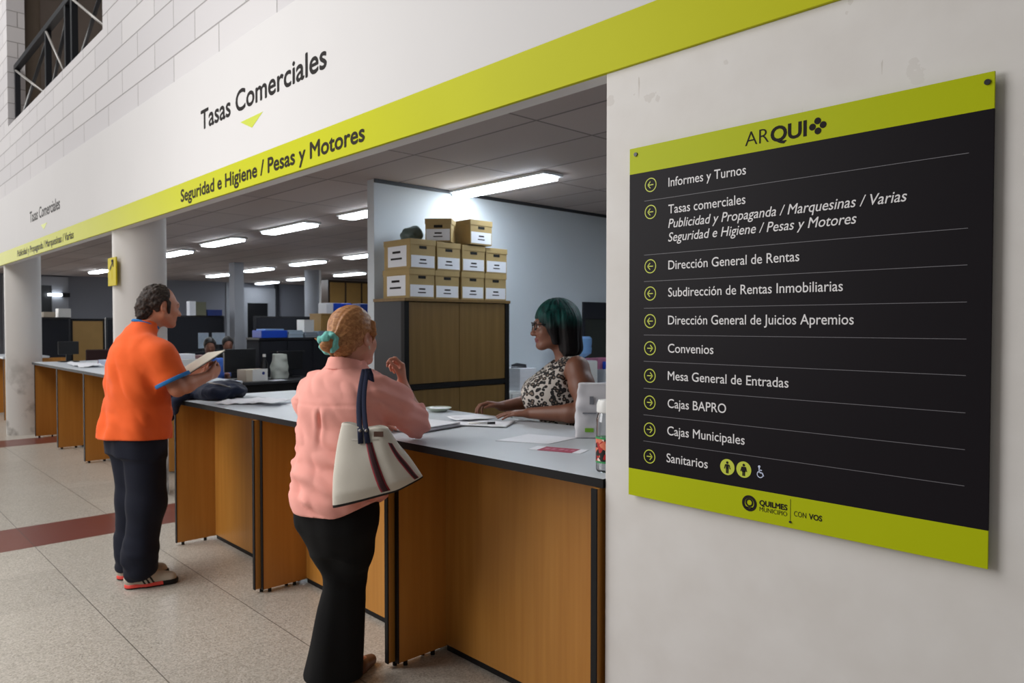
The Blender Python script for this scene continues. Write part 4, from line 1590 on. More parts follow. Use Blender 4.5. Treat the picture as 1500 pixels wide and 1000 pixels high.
# ------------------------------------------------------------------ man in the orange shirt
def build_man():
    sk = skin_mat('man_skin', rgb(190, 128, 98), rgb(168, 104, 78))
    lip = mat('man_lips', rgb(150, 84, 70), 0.5)
    hd = Head((0.015, 0.112, 1.492), frame((0.04, 0.99, -0.12)), 1.06)
    F = Field((-0.36, -0.3, -0.0), (0.36, 0.52, 1.80), 0.005)
    hd.build(F, 1.15, 1.06, neck=((0.0, 0.03, 1.42), 0.060))
    # trunk and legs under the clothes
    F.slab([((0, -0.02, 0.86), 0.14, 0.10), ((0, -0.01, 1.05), 0.14, 0.11), ((0, -0.02, 1.28), 0.13, 0.09), ((0, -0.03, 1.40), 0.09, 0.06)], 0.03)
    shR, elR, wrR = (0.185, 0.0, 1.39), (0.262, 0.10, 1.135), (0.205, 0.315, 1.192)
    shL, elL, wrL = (-0.165, 0.03, 1.38), (-0.22, 0.16, 1.14), (-0.115, 0.34, 1.19)
    for sh, el, wr in ((shR, elR, wrR), (shL, elL, wrL)):
        F.cone(lerp(sh, (0, -0.02, 1.33), 0.3), el, 0.045, 0.044, 0.03)
        F.cone(el, lerp(el, wr, 0.3), 0.045, 0.0465, 0.02)
        F.cone(lerp(el, wr, 0.3), wr, 0.0465, 0.029, 0.02)
    hand(F, wrR, (-0.30, 0.92, 0.25), (-0.72, -0.1, 0.35), 1, (1.0, 1.05, 1.1, 1.15), 0.04, (0.5, 0.25), 1.02, 0.7)
    hand(F, wrL, (0.35, 0.9, 0.12), (0.5, -0.1, 0.8), -1, (0.45, 0.5, 0.5, 0.55), 0.04, (0.5, 0.5), 1.02, 0.6)
    heR, toR = np.array((0.055, -0.116)), np.array((0.18, 0.150))
    heL, toL = np.array((-0.139, -0.075)), np.array((-0.012, 0.190))
    for he, to, hip in ((heR, toR, (0.09, 0, 0.88)), (heL, toL, (-0.09, 0, 0.88))):
        an = lerp(he, to, 0.24)
        F.chain([hip, (an[0] * 0.7 + hip[0] * 0.3, an[1] * 0.5 + 0.03, 0.48), (an[0], an[1], 0.09)], [0.08, 0.058, 0.042], 0.03)
        m = lerp(he, to, 0.6)
        F.chain([(an[0], an[1], 0.09), (m[0], m[1], 0.045), (*lerp(he, to, 0.8), 0.038)], [0.04, 0.03, 0.026], 0.02)
    body = sdf_mesh('person', F, [sk, lip])
    lp = lambda c: (lambda q: (np.abs(q[:, 0]) < 0.022) & (q[:, 1] > 0.082) & (q[:, 2] > 0.034) & (q[:, 2] < 0.057))(hd.local(c))
    paint(body, [(1, lp)])
    hd.eyes(body, M['iris_brown'])
    hm = hair_mat('man_hair', rgb(30, 22, 19), rgb(62, 50, 44), (60, 60, 60), 0.6, 0.8)
    hd.brows(body, hm, 0.004)
    # hair: curly at the sides and back, thin on the bald crown
    H = Field(hd.P(0, 0, 0.1) - 0.19, hd.P(0, 0, 0.1) + 0.2, 0.004)
    H.ell(hd.P(0, -0.020, 0.140), np.array((0.082, 0.092, 0.092)) * hd.k, 0, 'u', hd.R)
    H.cone(hd.P(0, -0.085, 0.06), hd.P(0, -0.085, 0.10), 0.045, 0.05, 0.03)
    H.displace(lambda P: 0.006 * vnoise(P, 62, 1) + 0.004 * vnoise(P, 120, 2))
    # hair line: cut away face, bald front and below
    H.plane(hd.P(0, 0.012, 0.12), hd.R @ unit((0, 0.93, -0.12)))
    H.ell(hd.P(0, 0.105, 0.19), np.array((0.058, 0.12, 0.055)) * hd.k, 0.015, 's', hd.R)
    H.plane(hd.P(0, -0.03, 0.045), hd.R @ unit((0, 0.35, -1)))
    for q in (1, -1):
        H.ell(hd.P(0.08 * q, -0.004, 0.098), np.array((0.03, 0.026, 0.040)) * hd.k, 0.008, 's', hd.R)
        H.cone(hd.P(0.068 * q, 0.022, 0.075), hd.P(0.07 * q, 0.014, 0.13), 0.008, 0.014, 0.006)
    sdf_mesh('hair', H, hm, body)

    # T-shirt
    om = cloth_mat('orange_jersey', rgb(228, 96, 38), rgb(216, 84, 30))
    S = Field((-0.42, -0.32, 0.78), (0.42, 0.4, 1.62), 0.006)
    S.slab([((0, -0.022, 0.80), 0.232, 0.180), ((0, -0.02, 0.86), 0.230, 0.178), ((0, -0.005, 1.0), 0.214, 0.166), ((0, -0.01, 1.15), 0.206, 0.154), ((0, -0.022, 1.28), 0.188, 0.134),
            ((0, -0.018, 1.37), 0.168, 0.110), ((0, -0.004, 1.42), 0.148, 0.096), ((0, 0.020, 1.47), 0.104, 0.080), ((0.002, 0.036, 1.50), 0.076, 0.070), ((0.004, 0.042, 1.522), 0.066, 0.064)], 0.02, n=2.15)
    for sh, el, q in ((shR, elR, 1), (shL, elL, -1)):
        d = unit(np.array(el) - np.array(sh))
        cp = lerp(sh, el, 0.83)
        S.cone((0.125 * q, sh[1] - 0.01, 1.375), lerp(sh, el, 0.3), 0.072, 0.082, 0.05)
        S.cone(lerp(sh, el, 0.25), lerp(sh, el, 1.1), 0.086, 0.090, 0.045, cut=[(cp, d)])
    S.cone((0.005, 0.042, 1.45), (0.018, 0.07, 1.62), 0.060, 0.068, 0.006, 's')

    def folds(P):
        x, y, z = P.T
        lower = np.clip((1.42 - z) / 0.3, 0, 1)
        v = 0.010 * lower * vnoise(np.stack([x * 1.3 + 0.3 * z, y * 1.3, z * 0.35], -1), 9, 3)
        v += 0.008 * vnoise(np.stack([x + 0.9 * z, y + 0.8 * z, z * 0.4 - 0.6 * x], -1), 14, 5) * np.clip((z - 0.82) / 0.1, 0, 1)
        v += 0.024 * lower * (0.3 - np.abs(vnoise(np.stack([x * 1.0 + 0.5 * z, y + 0.35 * z, z * 0.3], -1), 11, 13)))
        # drag lines from the shoulder blades to the sleeve
        v += 0.0035 * np.sin((x * 22 + z * 40)) * np.exp(-((z - 1.22) / 0.12) ** 2)
        for sh, el in ((shR, elR), (shL, elL)):
            dd = np.linalg.norm(P - lerp(sh, el, 0.8), axis=1)
            v = v * np.clip((dd - 0.10) / 0.06, 0, 1)
        return v
    S.displace(folds)
    S.plane((0, 0, 0.838), (0.05, -0.06, -1))
    shirt = sdf_mesh('shirt', S, om, body)
    bl = cloth_mat('blue_rib', rgb(38, 112, 172), rgb(30, 98, 156))
    for sh, el in ((shR, elR), (shL, elL)):
        d = unit(np.array(el) - np.array(sh))
        Cf = Field(lerp(sh, el, 0.83) - 0.14, lerp(sh, el, 0.83) + 0.14, 0.0045)
        Cf.cone(lerp(sh, el, 0.25), lerp(sh, el, 1.1), 0.099, 0.1015, 0.0, cut=[(lerp(sh, el, 0.842), d), (lerp(sh, el, 0.765), -d)])
        sdf_mesh('sleeve_cuff', Cf, bl, shirt)
    pts = []
    for i in range(37):
        a = 2 * math.pi * i / 36
        pts.append((0.006 + 0.066 * math.sin(a), 0.044 - 0.066 * math.cos(a), 1.500 + 0.024 * math.cos(a)))
    tube('collar', pts, 0.0085, bl, shirt, 10)

    # trousers
    nv = cloth_mat('navy_tracksuit', rgb(20, 24, 40), rgb(15, 18, 31), 300, 0.8, 0.02)
    T = Field((-0.34, -0.32, 0.02), (0.36, 0.32, 1.02), 0.006)
    T.slab([((0, -0.022, 0.76), 0.18, 0.140), ((0, -0.022, 0.86), 0.19, 0.142), ((0, -0.015, 0.98), 0.175, 0.13)], 0.03, n=2.2)
    for he, to, q in ((heR, toR, 1), (heL, toL, -1)):
        an = lerp(he, to, 0.27)
        kn = (an[0] * 0.62 + 0.095 * q * 0.38, an[1] * 0.5 + 0.02, 0.47)
        T.chain([(0.095 * q, -0.015, 0.84), kn, (an[0], an[1] + 0.005, 0.2), (an[0], an[1] + 0.004, 0.085)], [0.112, 0.098, 0.088, 0.088], 0.05)

    def tf(P):
        x, y, z = P.T
        lowz = np.clip((0.34 - z) / 0.2, 0, 1)
        v = 0.010 * lowz * vnoise(np.stack([x * 0.5, y * 0.5, z + 0.35 * x + 0.2 * y], -1), 26, 8)
        v += 0.008 * (1 - lowz) * vnoise(np.stack([x, y, z * 0.25], -1), 13, 9)
        return v
    T.displace(tf)
    T.plane((0, 0, 0.068), (0, 0.25, -1))
    sdf_mesh('trousers', T, nv, body)

    # trainers
    gy = cloth_mat('shoe_mesh', rgb(196, 186, 172), rgb(176, 166, 152), 500)
    blk = M['black']
    redm = mat('coral_sole', rgb(226, 74, 64), 0.5)
    for he, to, q in ((heR, toR, 1), (heL, toL, -1)):
        d = unit(np.append(to - he, 0))
        r = np.cross(d, (0, 0, 1))
        o = np.append(he, 0)
        W = lambda x, y, z: o + r * x + d * y + np.array((0, 0, z))
        R3 = np.stack([r, d, np.array((0, 0, 1.0))], -1)
        U = Field(W(0, 0.145, 0) - (0.2, 0.2, 0.01), W(0, 0.145, 0) + (0.2, 0.2, 0.16), 0.0035)
        U.cone(W(0, 0.042, 0.045), W(0.0, 0.12, 0.045), 0.042, 0.046, 0.02)
        U.cone(W(0, 0.12, 0.045), W(0.004, 0.235, 0.03), 0.048, 0.037, 0.03)
        U.cone(W(0, 0.04, 0.06), W(0, 0.075, 0.085), 0.038, 0.040, 0.02)
        U.cone(W(0, 0.06, 0.10), W(0, 0.062, 0.16), 0.032, 0.04, 0.01, 's')
        U.plane((0, 0, 0.024), (0, 0, -1))
        up_ = sdf_mesh('shoe', U, [gy, blk], body)

        def stripe(c):
            l = (c - o) @ R3
            t = l[:, 1] + (l[:, 2] - 0.03) * 0.55
            on = (np.abs(t - 0.105) < 0.0055) | (np.abs(t - 0.128) < 0.0055) | (np.abs(t - 0.151) < 0.0055)
            return on & (l[:, 2] < 0.075) & (np.abs(l[:, 0]) > 0.02)
        paint(up_, [(1, stripe)])
        up_['label'] = 'grey shoe with three black side stripes'
        Sl = Field(W(0, 0.145, 0) - (0.2, 0.2, 0.01), W(0, 0.145, 0) + (0.2, 0.2, 0.08), 0.0035)
        Sl.cone(W(0, 0.043, 0.012), W(0, 0.13, 0.012), 0.043, 0.046, 0.01)
        Sl.cone(W(0, 0.13, 0.012), W(0.004, 0.24, 0.016), 0.050, 0.042, 0.02)
        Sl.plane((0, 0, 0.002), (0, 0, -1))
        Sl.plane((0, 0, 0.0285), (0, 0, 1))
        so = sdf_mesh('sole', Sl, [redm, blk], up_)
        paint(so, [(1, lambda c: (((c - o) @ R3)[:, 1] > 0.2) | (c[:, 2] < 0.008))])
        so['label'] = 'coral sole with a black toe'
    place_person(body, (-4.62, 1.36), 98)
    tag(body, 'balding man in an orange T-shirt and navy trousers reading a folder at the counter', 'person')
    return body


# ------------------------------------------------------------------ woman in the pink shirt
def build_woman():
    sk = skin_mat('woman_skin', rgb(212, 152, 128), rgb(190, 126, 102))
    lip = mat('woman_lips', rgb(176, 96, 90), 0.45)
    hd = Head((0.05, 0.06, 1.335), frame((0.06, 0.99, -0.03)), 1.04)
    F = Field((-0.36, -0.3, -0.0), (0.4, 0.5, 1.62), 0.005)
    hd.build(F, 0.9, 1.04, neck=((0.035, 0.025, 1.25), 0.056), female=True)
    F.slab([((0, 0, 0.72), 0.15, 0.11), ((0, 0.0, 0.9), 0.15, 0.11), ((0.03, 0.03, 1.15), 0.13, 0.09), ((0.04, 0.04, 1.26), 0.11, 0.07)], 0.03)
    shR, elR, wrR = (0.20, 0.05, 1.235), (0.228, 0.262, 1.067), (0.158, 0.262, 1.24)
    shL, elL, wrL = (-0.155, 0.04, 1.235), (-0.215, 0.11, 1.05), (-0.09, 0.30, 1.045)
    for sh, el, wr in ((shR, elR, wrR), (shL, elL, wrL)):
        F.cone(lerp(sh, (0.03, 0.03, 1.2), 0.25), el, 0.044, 0.043, 0.03)
        F.cone(el, lerp(el, wr, 0.3), 0.042, 0.043, 0.02)
        F.cone(lerp(el, wr, 0.3), wr, 0.043, 0.0265, 0.02)
    hand(F, wrR, (-0.10, 0.12, 0.98), (-0.78, -0.62, 0.1), 1, (0.85, 1.0, 1.2, 1.3), 0.05, (0.45, 0.5), 0.93, 0.7)
    hand(F, wrL, (0.55, 0.82, -0.05), (0.1, 0.0, -0.99), -1, (0.2, 0.2, 0.25, 0.3), 0.06, (0.6, 0.1), 0.93, 0.3)
    aL, aR = np.array((-0.034, -0.01)), np.array((0.026, 0.035))
    kL, kR = (0.008, 0.015, 0.46), (0.044, 0.045, 0.46)
    for an, kn, q in ((aL, kL, -1), (aR, kR, 1)):
        F.chain([(0.08 * q + 0.01, 0.02, 0.76), kn, (an[0], an[1], 0.08)], [0.08, 0.052, 0.038], 0.03)
        F.chain([(an[0], an[1], 0.08), (an[0], an[1] + 0.12, 0.035)], [0.036, 0.024], 0.02)
    body = sdf_mesh('person', F, [sk, lip])
    lp = lambda c: (lambda q: (np.abs(q[:, 0]) < 0.022) & (q[:, 1] > 0.082) & (q[:, 2] > 0.034) & (q[:, 2] < 0.057))(hd.local(c))
    paint(body, [(1, lp)])
    hd.eyes(body, M['iris_brown'])
    hm = hair_mat('ginger_hair', rgb(142, 92, 56), rgb(186, 132, 86), (40, 90, 90), 0.42, 0.35)
    hd.brows(body, hm, 0.003)
    # hair drawn back from the face into a low knot
    k = hd.k
    H = Field(hd.P(0, -0.03, 0.1) - 0.22, hd.P(0, -0.03, 0.1) + 0.2, 0.004)
    H.ell(hd.P(0, -0.020, 0.140), np.array((0.083, 0.101, 0.096)) * k, 0, 'u', hd.R)
    H.cone(hd.P(0, -0.075, 0.08), hd.P(0, -0.10, 0.085), 0.058, 0.045, 0.03)
    H.plane(hd.P(0, 0.04, 0.15), hd.R @ unit((0, 0.9, -0.50)))
    H.plane(hd.P(0, -0.05, 0.035), hd.R @ unit((0, 0.55, -1)))
    for q in (1, -1):
        H.ell(hd.P(0.086 * q, 0.004, 0.092), np.array((0.026, 0.030, 0.040)) * k, 0.008, 's', hd.R)
        # loose lock in front of the ear
        H.chain([hd.P(0.074 * q, 0.028, 0.165), hd.P(0.079 * q, 0.030, 0.12), hd.P(0.074 * q, 0.026, 0.085)], [0.012, 0.009, 0.004], 0.01)
    # combed strands run from the hairline to the knot
    kn_ = hd.P(0, -0.13, 0.075)

    def comb(P):
        l = hd.local(P)
        v = l - np.array((0, -0.13, 0.075))
        ang = np.arctan2(v[:, 0], v[:, 2] + 0.02)
        return 0.0008 * np.sin(ang * 46) + 0.0025 * vnoise(np.stack([ang * 0.35, v[:, 1] * 0.25, v[:, 2] * 0.1], -1), 22, 4)
    H.displace(comb)
    hair = sdf_mesh('hair', H, hm, body)
    B = Field(kn_ - 0.1, kn_ + 0.1, 0.004)
    B.ell(hd.P(0, -0.150, 0.080), (0.034, 0.034, 0.036), 0.01)
    B.cone(hd.P(0.01, -0.15, 0.055), hd.P(0.015, -0.145, 0.036), 0.014, 0.008, 0.012)
    B.cone(hd.P(-0.03, -0.155, 0.09), hd.P(-0.05, -0.165, 0.10), 0.010, 0.005, 0.01)
    B.displace(lambda P: 0.004 * vnoise(P, 60, 2))
    sdf_mesh('hair_knot', B, hm, hair)
    tl = cloth_mat('teal_scrunchie', rgb(76, 168, 158), rgb(150, 206, 200), 300)
    St = Field(kn_ - 0.1, kn_ + 0.1, 0.0035)
    c0 = hd.P(0, -0.143, 0.083)
    for i in range(14):
        a = 2 * math.pi * i / 14
        p = c0 + hd.R @ np.array((0.034 * math.cos(a), -0.006 + 0.008 * (i % 2), 0.034 * math.sin(a)))
        St.ell(p, (0.015, 0.013, 0.015), 0.006)
    St.ell(hd.P(0.012, -0.178, 0.102), (0.022, 0.014, 0.016), 0.006)
    St.ell(hd.P(-0.014, -0.176, 0.094), (0.016, 0.013, 0.018), 0.006)
    St.displace(lambda P: 0.0025 * vnoise(P, 130, 3))
    sc_ = sdf_mesh('scrunchie', St, tl, hair)
    sc_['label'] = 'teal ruffled hair tie'
    for q in (1, -1):
        tube('earring', [hd.P(0.083 * q, -0.006, 0.074), hd.P(0.084 * q, -0.004, 0.06)], 0.003, mat('pearl', rgb(206, 190, 170), 0.3), body, 8)

    # shirt
    pm = cloth_mat('pink_cotton', rgb(244, 174, 162), rgb(238, 160, 148), 340)
    S = Field((-0.38, -0.3, 0.68), (0.42, 0.46, 1.42), 0.0055)
    S.slab([((0.026, -0.005, 0.69), 0.196, 0.162), ((0.026, -0.005, 0.80), 0.196, 0.166), ((0.02, 0.0, 0.90), 0.194, 0.158), ((0.018, 0.012, 1.0), 0.188, 0.148), ((0.018, 0.02, 1.09), 0.188, 0.144),
            ((0.024, 0.024, 1.17), 0.192, 0.142), ((0.028, 0.028, 1.23), 0.186, 0.130), ((0.032, 0.030, 1.28), 0.150, 0.108), ((0.034, 0.032, 1.32), 0.09, 0.082), ((0.036, 0.034, 1.355), 0.070, 0.072)], 0.02, n=2.3)
    for sh, el, wr, q in ((shR, elR, wrR, 1), (shL, elL, wrL, -1)):
        a = lerp(sh, el, 0.0)
        S.cone((sh[0] - 0.035 * q, sh[1] - 0.005, sh[2] - 0.005), lerp(sh, el, 0.4), 0.076, 0.070, 0.04)
        S.cone(lerp(sh, el, 0.35), el, 0.072, 0.060, 0.03)
        d = unit(np.array(wr) - np.array(el))
        S.cone(el, lerp(el, wr, 0.55), 0.058, 0.058, 0.02, cut=[(lerp(el, wr, 0.40), d)])
    S.cone((0.035, 0.03, 1.30), (0.04, 0.05, 1.42), 0.060, 0.066, 0.006, 's')

    def folds(P):
        x, y, z = P.T
        up_ = np.clip((z - 1.0) / 0.15, 0, 1)
        v = 0.020 * (1 - up_) * (0.35 - np.abs(vnoise(np.stack([x * 0.45, y * 0.45, z + 0.35 * x], -1), 15, 3))) + 0.012 * (0.3 - np.abs(vnoise(np.stack([x + 0.6 * z, y, z * 0.7], -1), 15, 8)))
        v += 0.004 * vnoise(np.stack([x + 0.5 * z, y + 0.4 * z, z * 0.5], -1), 14, 5)
        # gathered folds at the waist, drawn towards the bag
        v += 0.011 * np.sin(z * 62 + x * 14 + 1.5 * vnoise(P, 9, 7)) * np.exp(-((z - 0.88) / 0.075) ** 2) * np.clip((0.10 - y) / 0.1, 0, 1)
        # inverted pleat under the yoke
        xb = x - 0.02
        v += (0.012 * np.exp(-(xb / 0.008) ** 2) - 0.006 * np.exp(-((np.abs(xb) - 0.02) / 0.012) ** 2)) * np.clip((1.17 - z) / 0.03, 0, 1) * np.clip((z - 1.0) / 0.12, 0, 1) * (y < -0.02)
        # yoke seam
        v += 0.0035 * np.exp(-((z - 1.175 - 0.02 * np.abs(x)) / 0.006) ** 2) * (y < 0.0)
        # sleeve wrinkles
        arm = np.clip((np.abs(x - 0.03) - 0.165) / 0.02, 0, 1)
        v += 0.005 * arm * np.sin(z * 90 + 40 * y + 2 * vnoise(P, 12, 6))
        return v
    S.displace(folds)
    # curved tails
    ax = [S.lo[i] + S.h * np.arange(S.n[i]) for i in range(3)]
    hem = 0.738 + 0.055 * np.clip((np.abs(ax[0]) - 0.10) / 0.11, 0, 1)[:, None, None] ** 1.5 + 0 * ax[1][None, :, None]
    S.f = np.maximum(S.f, (hem - ax[2][None, None, :]).astype(np.float32))
    shirt = sdf_mesh('shirt', S, pm, body)
    # collar
    Cn = Field((-0.1, -0.12, 1.22), (0.17, 0.18, 1.42), 0.004)
    Cn.cone((0.035, 0.022, 1.285), (0.037, 0.032, 1.375), 0.088, 0.070, 0.0)
    Cn.cone((0.035, 0.022, 1.22), (0.037, 0.034, 1.45), 0.066, 0.064, 0.0, 's')
    Cn.plane((0.036, 0.03, 1.35), unit((0.0, 0.30, 1)))
    Cn.plane((0.036, 0.03, 1.298), unit((0.0, -0.25, -1)))
    Cn.plane((0.036, 0.095, 1.3), unit((0.0, 1, 0)))
    Cn.displace(lambda P: 0.002 * vnoise(P, 40, 1))
    sdf_mesh('collar', Cn, pm, shirt)
    # rolled cuffs
    for el, wr in ((elR, wrR), (elL, wrL)):
        d = unit(np.array(wr) - np.array(el))
        Cf = Field(lerp(el, wr, 0.33) - 0.12, lerp(el, wr, 0.33) + 0.12, 0.0045)
        Cf.cone(el, lerp(el, wr, 0.7), 0.0615, 0.0605, 0.0, cut=[(lerp(el, wr, 0.42), d), (lerp(el, wr, 0.24), -d)])
        Cf.displace(lambda P: 0.004 * vnoise(P, 36, 2))
        sdf_mesh('rolled_cuff', Cf, pm, shirt)

    # flared black trousers
    bk = cloth_mat('black_twill', rgb(14, 13, 15), rgb(10, 10, 11), 400, 0.85, 0.0)
    T = Field((-0.3, -0.28, 0.0), (0.32, 0.3, 0.92), 0.0055)
    T.slab([((0.008, -0.01, 0.56), 0.09, 0.085), ((0.012, -0.01, 0.66), 0.155, 0.126), ((0.02, -0.012, 0.74), 0.172, 0.142), ((0.02, 0, 0.88), 0.165, 0.130)], 0.03, n=2.2)
    for an, kn, q in ((aL, kL, -1), (aR, kR, 1)):
        T.chain([(0.085 * q + 0.016, -0.012, 0.70), lerp((0.085 * q + 0.016, -0.012, 0.70), kn, 0.6), kn], [0.102, 0.076, 0.058], 0.04)
        T.cone(kn, (an[0] - 0.012, an[1] - 0.005, 0.04), 0.058, 0.085 if q < 0 else 0.078, 0.03)

    def tf(P):
        x, y, z = P.T
        return 0.008 * vnoise(np.stack([x, y, z * 0.22], -1), 15, 9) + 0.004 * vnoise(np.stack([x * 0.5, y * 0.5, z + 0.4 * x], -1), 24, 4) * np.exp(-((z - 0.45) / 0.12) ** 2)
    T.displace(tf)
    T.plane((0, 0, 0.022), (0, 0.0, -1))
    sdf_mesh('trousers', T, bk, body)
    sh_ = mat('brown_shoe', rgb(96, 62, 44), 0.45)
    for an in (aL, aR):
        U = Field((an[0] - 0.12, an[1] - 0.14, -0.005), (an[0] + 0.12, an[1] + 0.26, 0.1), 0.004)
        U.cone((an[0], an[1] - 0.045, 0.032), (an[0], an[1] + 0.08, 0.03), 0.034, 0.034, 0.01)
        U.cone((an[0], an[1] + 0.08, 0.03), (an[0], an[1] + 0.17, 0.022), 0.037, 0.026, 0.02)
        U.plane((0, 0, 0.002), (0, 0, -1))
        sdf_mesh('shoe', U, sh_, body)
    place_person(body, (-2.73, 1.56), 112)
    tag(body, 'woman in a pink shirt and black trousers, ginger hair tied back, at the counter', 'person')
    return body


# ------------------------------------------------------------------ clerk with teal hair
def leopard():
    m = mat('leopard_print', rgb(150, 142, 136), 0.8)
    g = NT(m)
    tc = g.n('TexCoord')
    v = g.n('TexVoronoi')
    v.feature = 'F1'
    v.inputs['Scale'].default_value = 46
    n = g.n('TexNoise')
    n.inputs['Scale'].default_value = 30
    add = g.n('VectorMath', operation='ADD')
    sc = g.n('VectorMath', operation='SCALE')
    sc.inputs['Scale'].default_value = 0.016
    g.l(tc.outputs['Object'], n.inputs['Vector'])
    g.l(n.outputs['Color'], sc.inputs[0])
    g.l(tc.outputs['Object'], add.inputs[0])
    g.l(sc.outputs[0], add.inputs[1])
    g.l(add.outputs[0], v.inputs['Vector'])
    r = g.n('ValToRGB')
    r.color_ramp.interpolation = 'CONSTANT'
    e = r.color_ramp.elements
    e[0].position = 0
    e[0].color = rgb(120, 104, 92)
    e[1].position = 0.26
    e[1].color = rgb(26, 23, 24)
    x = e.new(0.56)
    x.color = rgb(196, 188, 180)
    g.l(v.outputs['Distance'], r.inputs[0])
    g.l(r.outputs[0], g.b.inputs['Base Color'])
    return m


def build_clerk():
    sk = skin_mat('clerk_skin', rgb(128, 82, 60), rgb(106, 64, 47))
    lip = mat('clerk_lips', rgb(112, 52, 50), 0.5)
    O, A = (-2.70, 2.93), 228
    hd = Head((0.0, 0.052, 1.372), frame((-0.12, 0.985, -0.06)), 1.12)
    F = Field((-0.5, -0.34, 0.0), (0.36, 0.62, 1.66), 0.005)
    hd.build(F, 0.95, 1.04, neck=((0, -0.02, 1.27), 0.056), female=True)
    F.slab([((0, -0.12, 0.8), 0.16, 0.12), ((0, -0.05, 0.98), 0.16, 0.12), ((0, 0.02, 1.15), 0.15, 0.13), ((0, -0.01, 1.25), 0.155, 0.095), ((0, -0.02, 1.305), 0.10, 0.06)], 0.03, n=2.3)
    shL, elL, wrL = (-0.185, -0.045, 1.275), (-0.335, -0.085, 1.062), (-0.17, 0.20, 1.044)
    shR, elR, wrR = (0.185, -0.02, 1.275), (0.25, 0.14, 1.06), (0.13, 0.34, 1.046)
    for sh, el, wr in ((shL, elL, wrL), (shR, elR, wrR)):
        F.cone(sh, lerp(sh, el, 0.4), 0.064, 0.062, 0.04)
        F.cone(lerp(sh, el, 0.4), el, 0.062, 0.05, 0.03)
        F.cone(el, lerp(el, wr, 0.3), 0.048, 0.046, 0.02)
        F.cone(lerp(el, wr, 0.3), wr, 0.046, 0.028, 0.02)
    hand(F, wrL, (0.25, 0.96, -0.04), (0.15, 0.0, -0.98), -1, (0.12, 0.14, 0.16, 0.2), 0.05, (0.7, 0.05), 0.95, 0.15)
    hand(F, wrR, (-0.18, 0.94, 0.22), (-0.25, 0.2, -0.95), 1, (0.5, 0.55, 0.62, 0.7), 0.05, (0.45, 0.2), 0.95, 0.5)
    for q in (1, -1):
        F.chain([(0.09 * q, -0.13, 0.8), (0.09 * q, -0.10, 0.45), (0.09 * q, -0.13, 0.08)], [0.09, 0.06, 0.042], 0.03)
        F.chain([(0.09 * q, -0.13, 0.08), (0.09 * q, 0.0, 0.035)], [0.04, 0.028], 0.02)
    body = sdf_mesh('person', F, [sk, lip])
    lp = lambda c: (lambda q: (np.abs(q[:, 0]) < 0.022) & (q[:, 1] > 0.082) & (q[:, 2] > 0.034) & (q[:, 2] < 0.057))(hd.local(c))
    paint(body, [(1, lp)])
    hd.eyes(body, M['iris_brown'])
    k = hd.k
    hm = hair_mat('teal_dyed_hair', rgb(3, 40, 40), rgb(8, 74, 68), (70, 70, 9), 0.62, 0.3,
                  (1.50, 1.565, rgb(14, 12, 13), rgb(28, 22, 22)))
    hd.brows(body, mat('dark_brow', rgb(36, 28, 26), 0.6), 0.0035)
    H = Field(hd.P(0, -0.02, 0.1) - 0.22, hd.P(0, -0.02, 0.1) + 0.22, 0.004)
    H.ell(hd.P(0, -0.020, 0.138), np.array((0.092, 0.110, 0.104)) * k, 0, 'u', hd.R)
    # the bob: fuller towards its ends, round the back and sides
    H.cone(hd.P(0.052, -0.045, 0.12), hd.P(0.060, -0.052, 0.0), 0.064, 0.050, 0.04)
    H.cone(hd.P(-0.052, -0.045, 0.12), hd.P(-0.060, -0.052, 0.0), 0.064, 0.050, 0.04)
    H.cone(hd.P(0, -0.07, 0.10), hd.P(0, -0.085, 0.0), 0.062, 0.052, 0.04)
    for q in (1, -1):
        H.chain([hd.P(0.074 * q, 0.040, 0.16), hd.P(0.080 * q, 0.030, 0.10), hd.P(0.076 * q, 0.018, 0.03)], [0.022, 0.022, 0.014], 0.02)
    # open face under the fringe
    H.ell(hd.P(0, 0.115, 0.072), np.array((0.072, 0.10, 0.076)) * k, 0.012, 's', hd.R)
    H.ell(hd.P(0, 0.03, 0.0), np.array((0.050, 0.075, 0.075)) * k, 0.012, 's', hd.R)

    def strands(P):
        l = hd.local(P)
        a = np.arctan2(l[:, 0], l[:, 1] + 0.02)
        return 0.0010 * np.sin(a * 40 + 3 * vnoise(P, 10, 1)) + 0.004 * vnoise(np.stack([a * 0.3, l[:, 2] * 0.15, a * 0], -1), 24, 2)
    H.displace(strands)
    sdf_mesh('hair', H, hm, body)
    # glasses
    gl = M['black']
    bm = bmesh.new()
    for q in (1, -1):
        pts = []
        for i in range(25):
            a = 2 * math.pi * i / 24
            ca, sa = math.cos(a), math.sin(a)
            pts.append(hd.P(0.034 * q + 0.025 * math.copysign(abs(ca) ** 0.75, ca), 0.104 - 0.008 * abs(ca), 0.112 + 0.0175 * math.copysign(abs(sa) ** 0.75, sa)))
        add_tube(bm, pts, 0.0026, 8)
        add_tube(bm, [hd.P(0.058 * q, 0.098, 0.118), hd.P(0.072 * q, 0.07, 0.118), hd.P(0.076 * q, 0.0, 0.116)], 0.0026, 8)
    add_tube(bm, [hd.P(-0.010, 0.104, 0.116), hd.P(0, 0.107, 0.118), hd.P(0.010, 0.104, 0.116)], 0.0026, 8)
    gf = bm_obj('glasses', bm, gl, body, True)
    gf['label'] = 'black framed glasses'

    # sleeveless top
    S = Field((-0.3, -0.36, 0.70), (0.3, 0.36, 1.4), 0.0055)
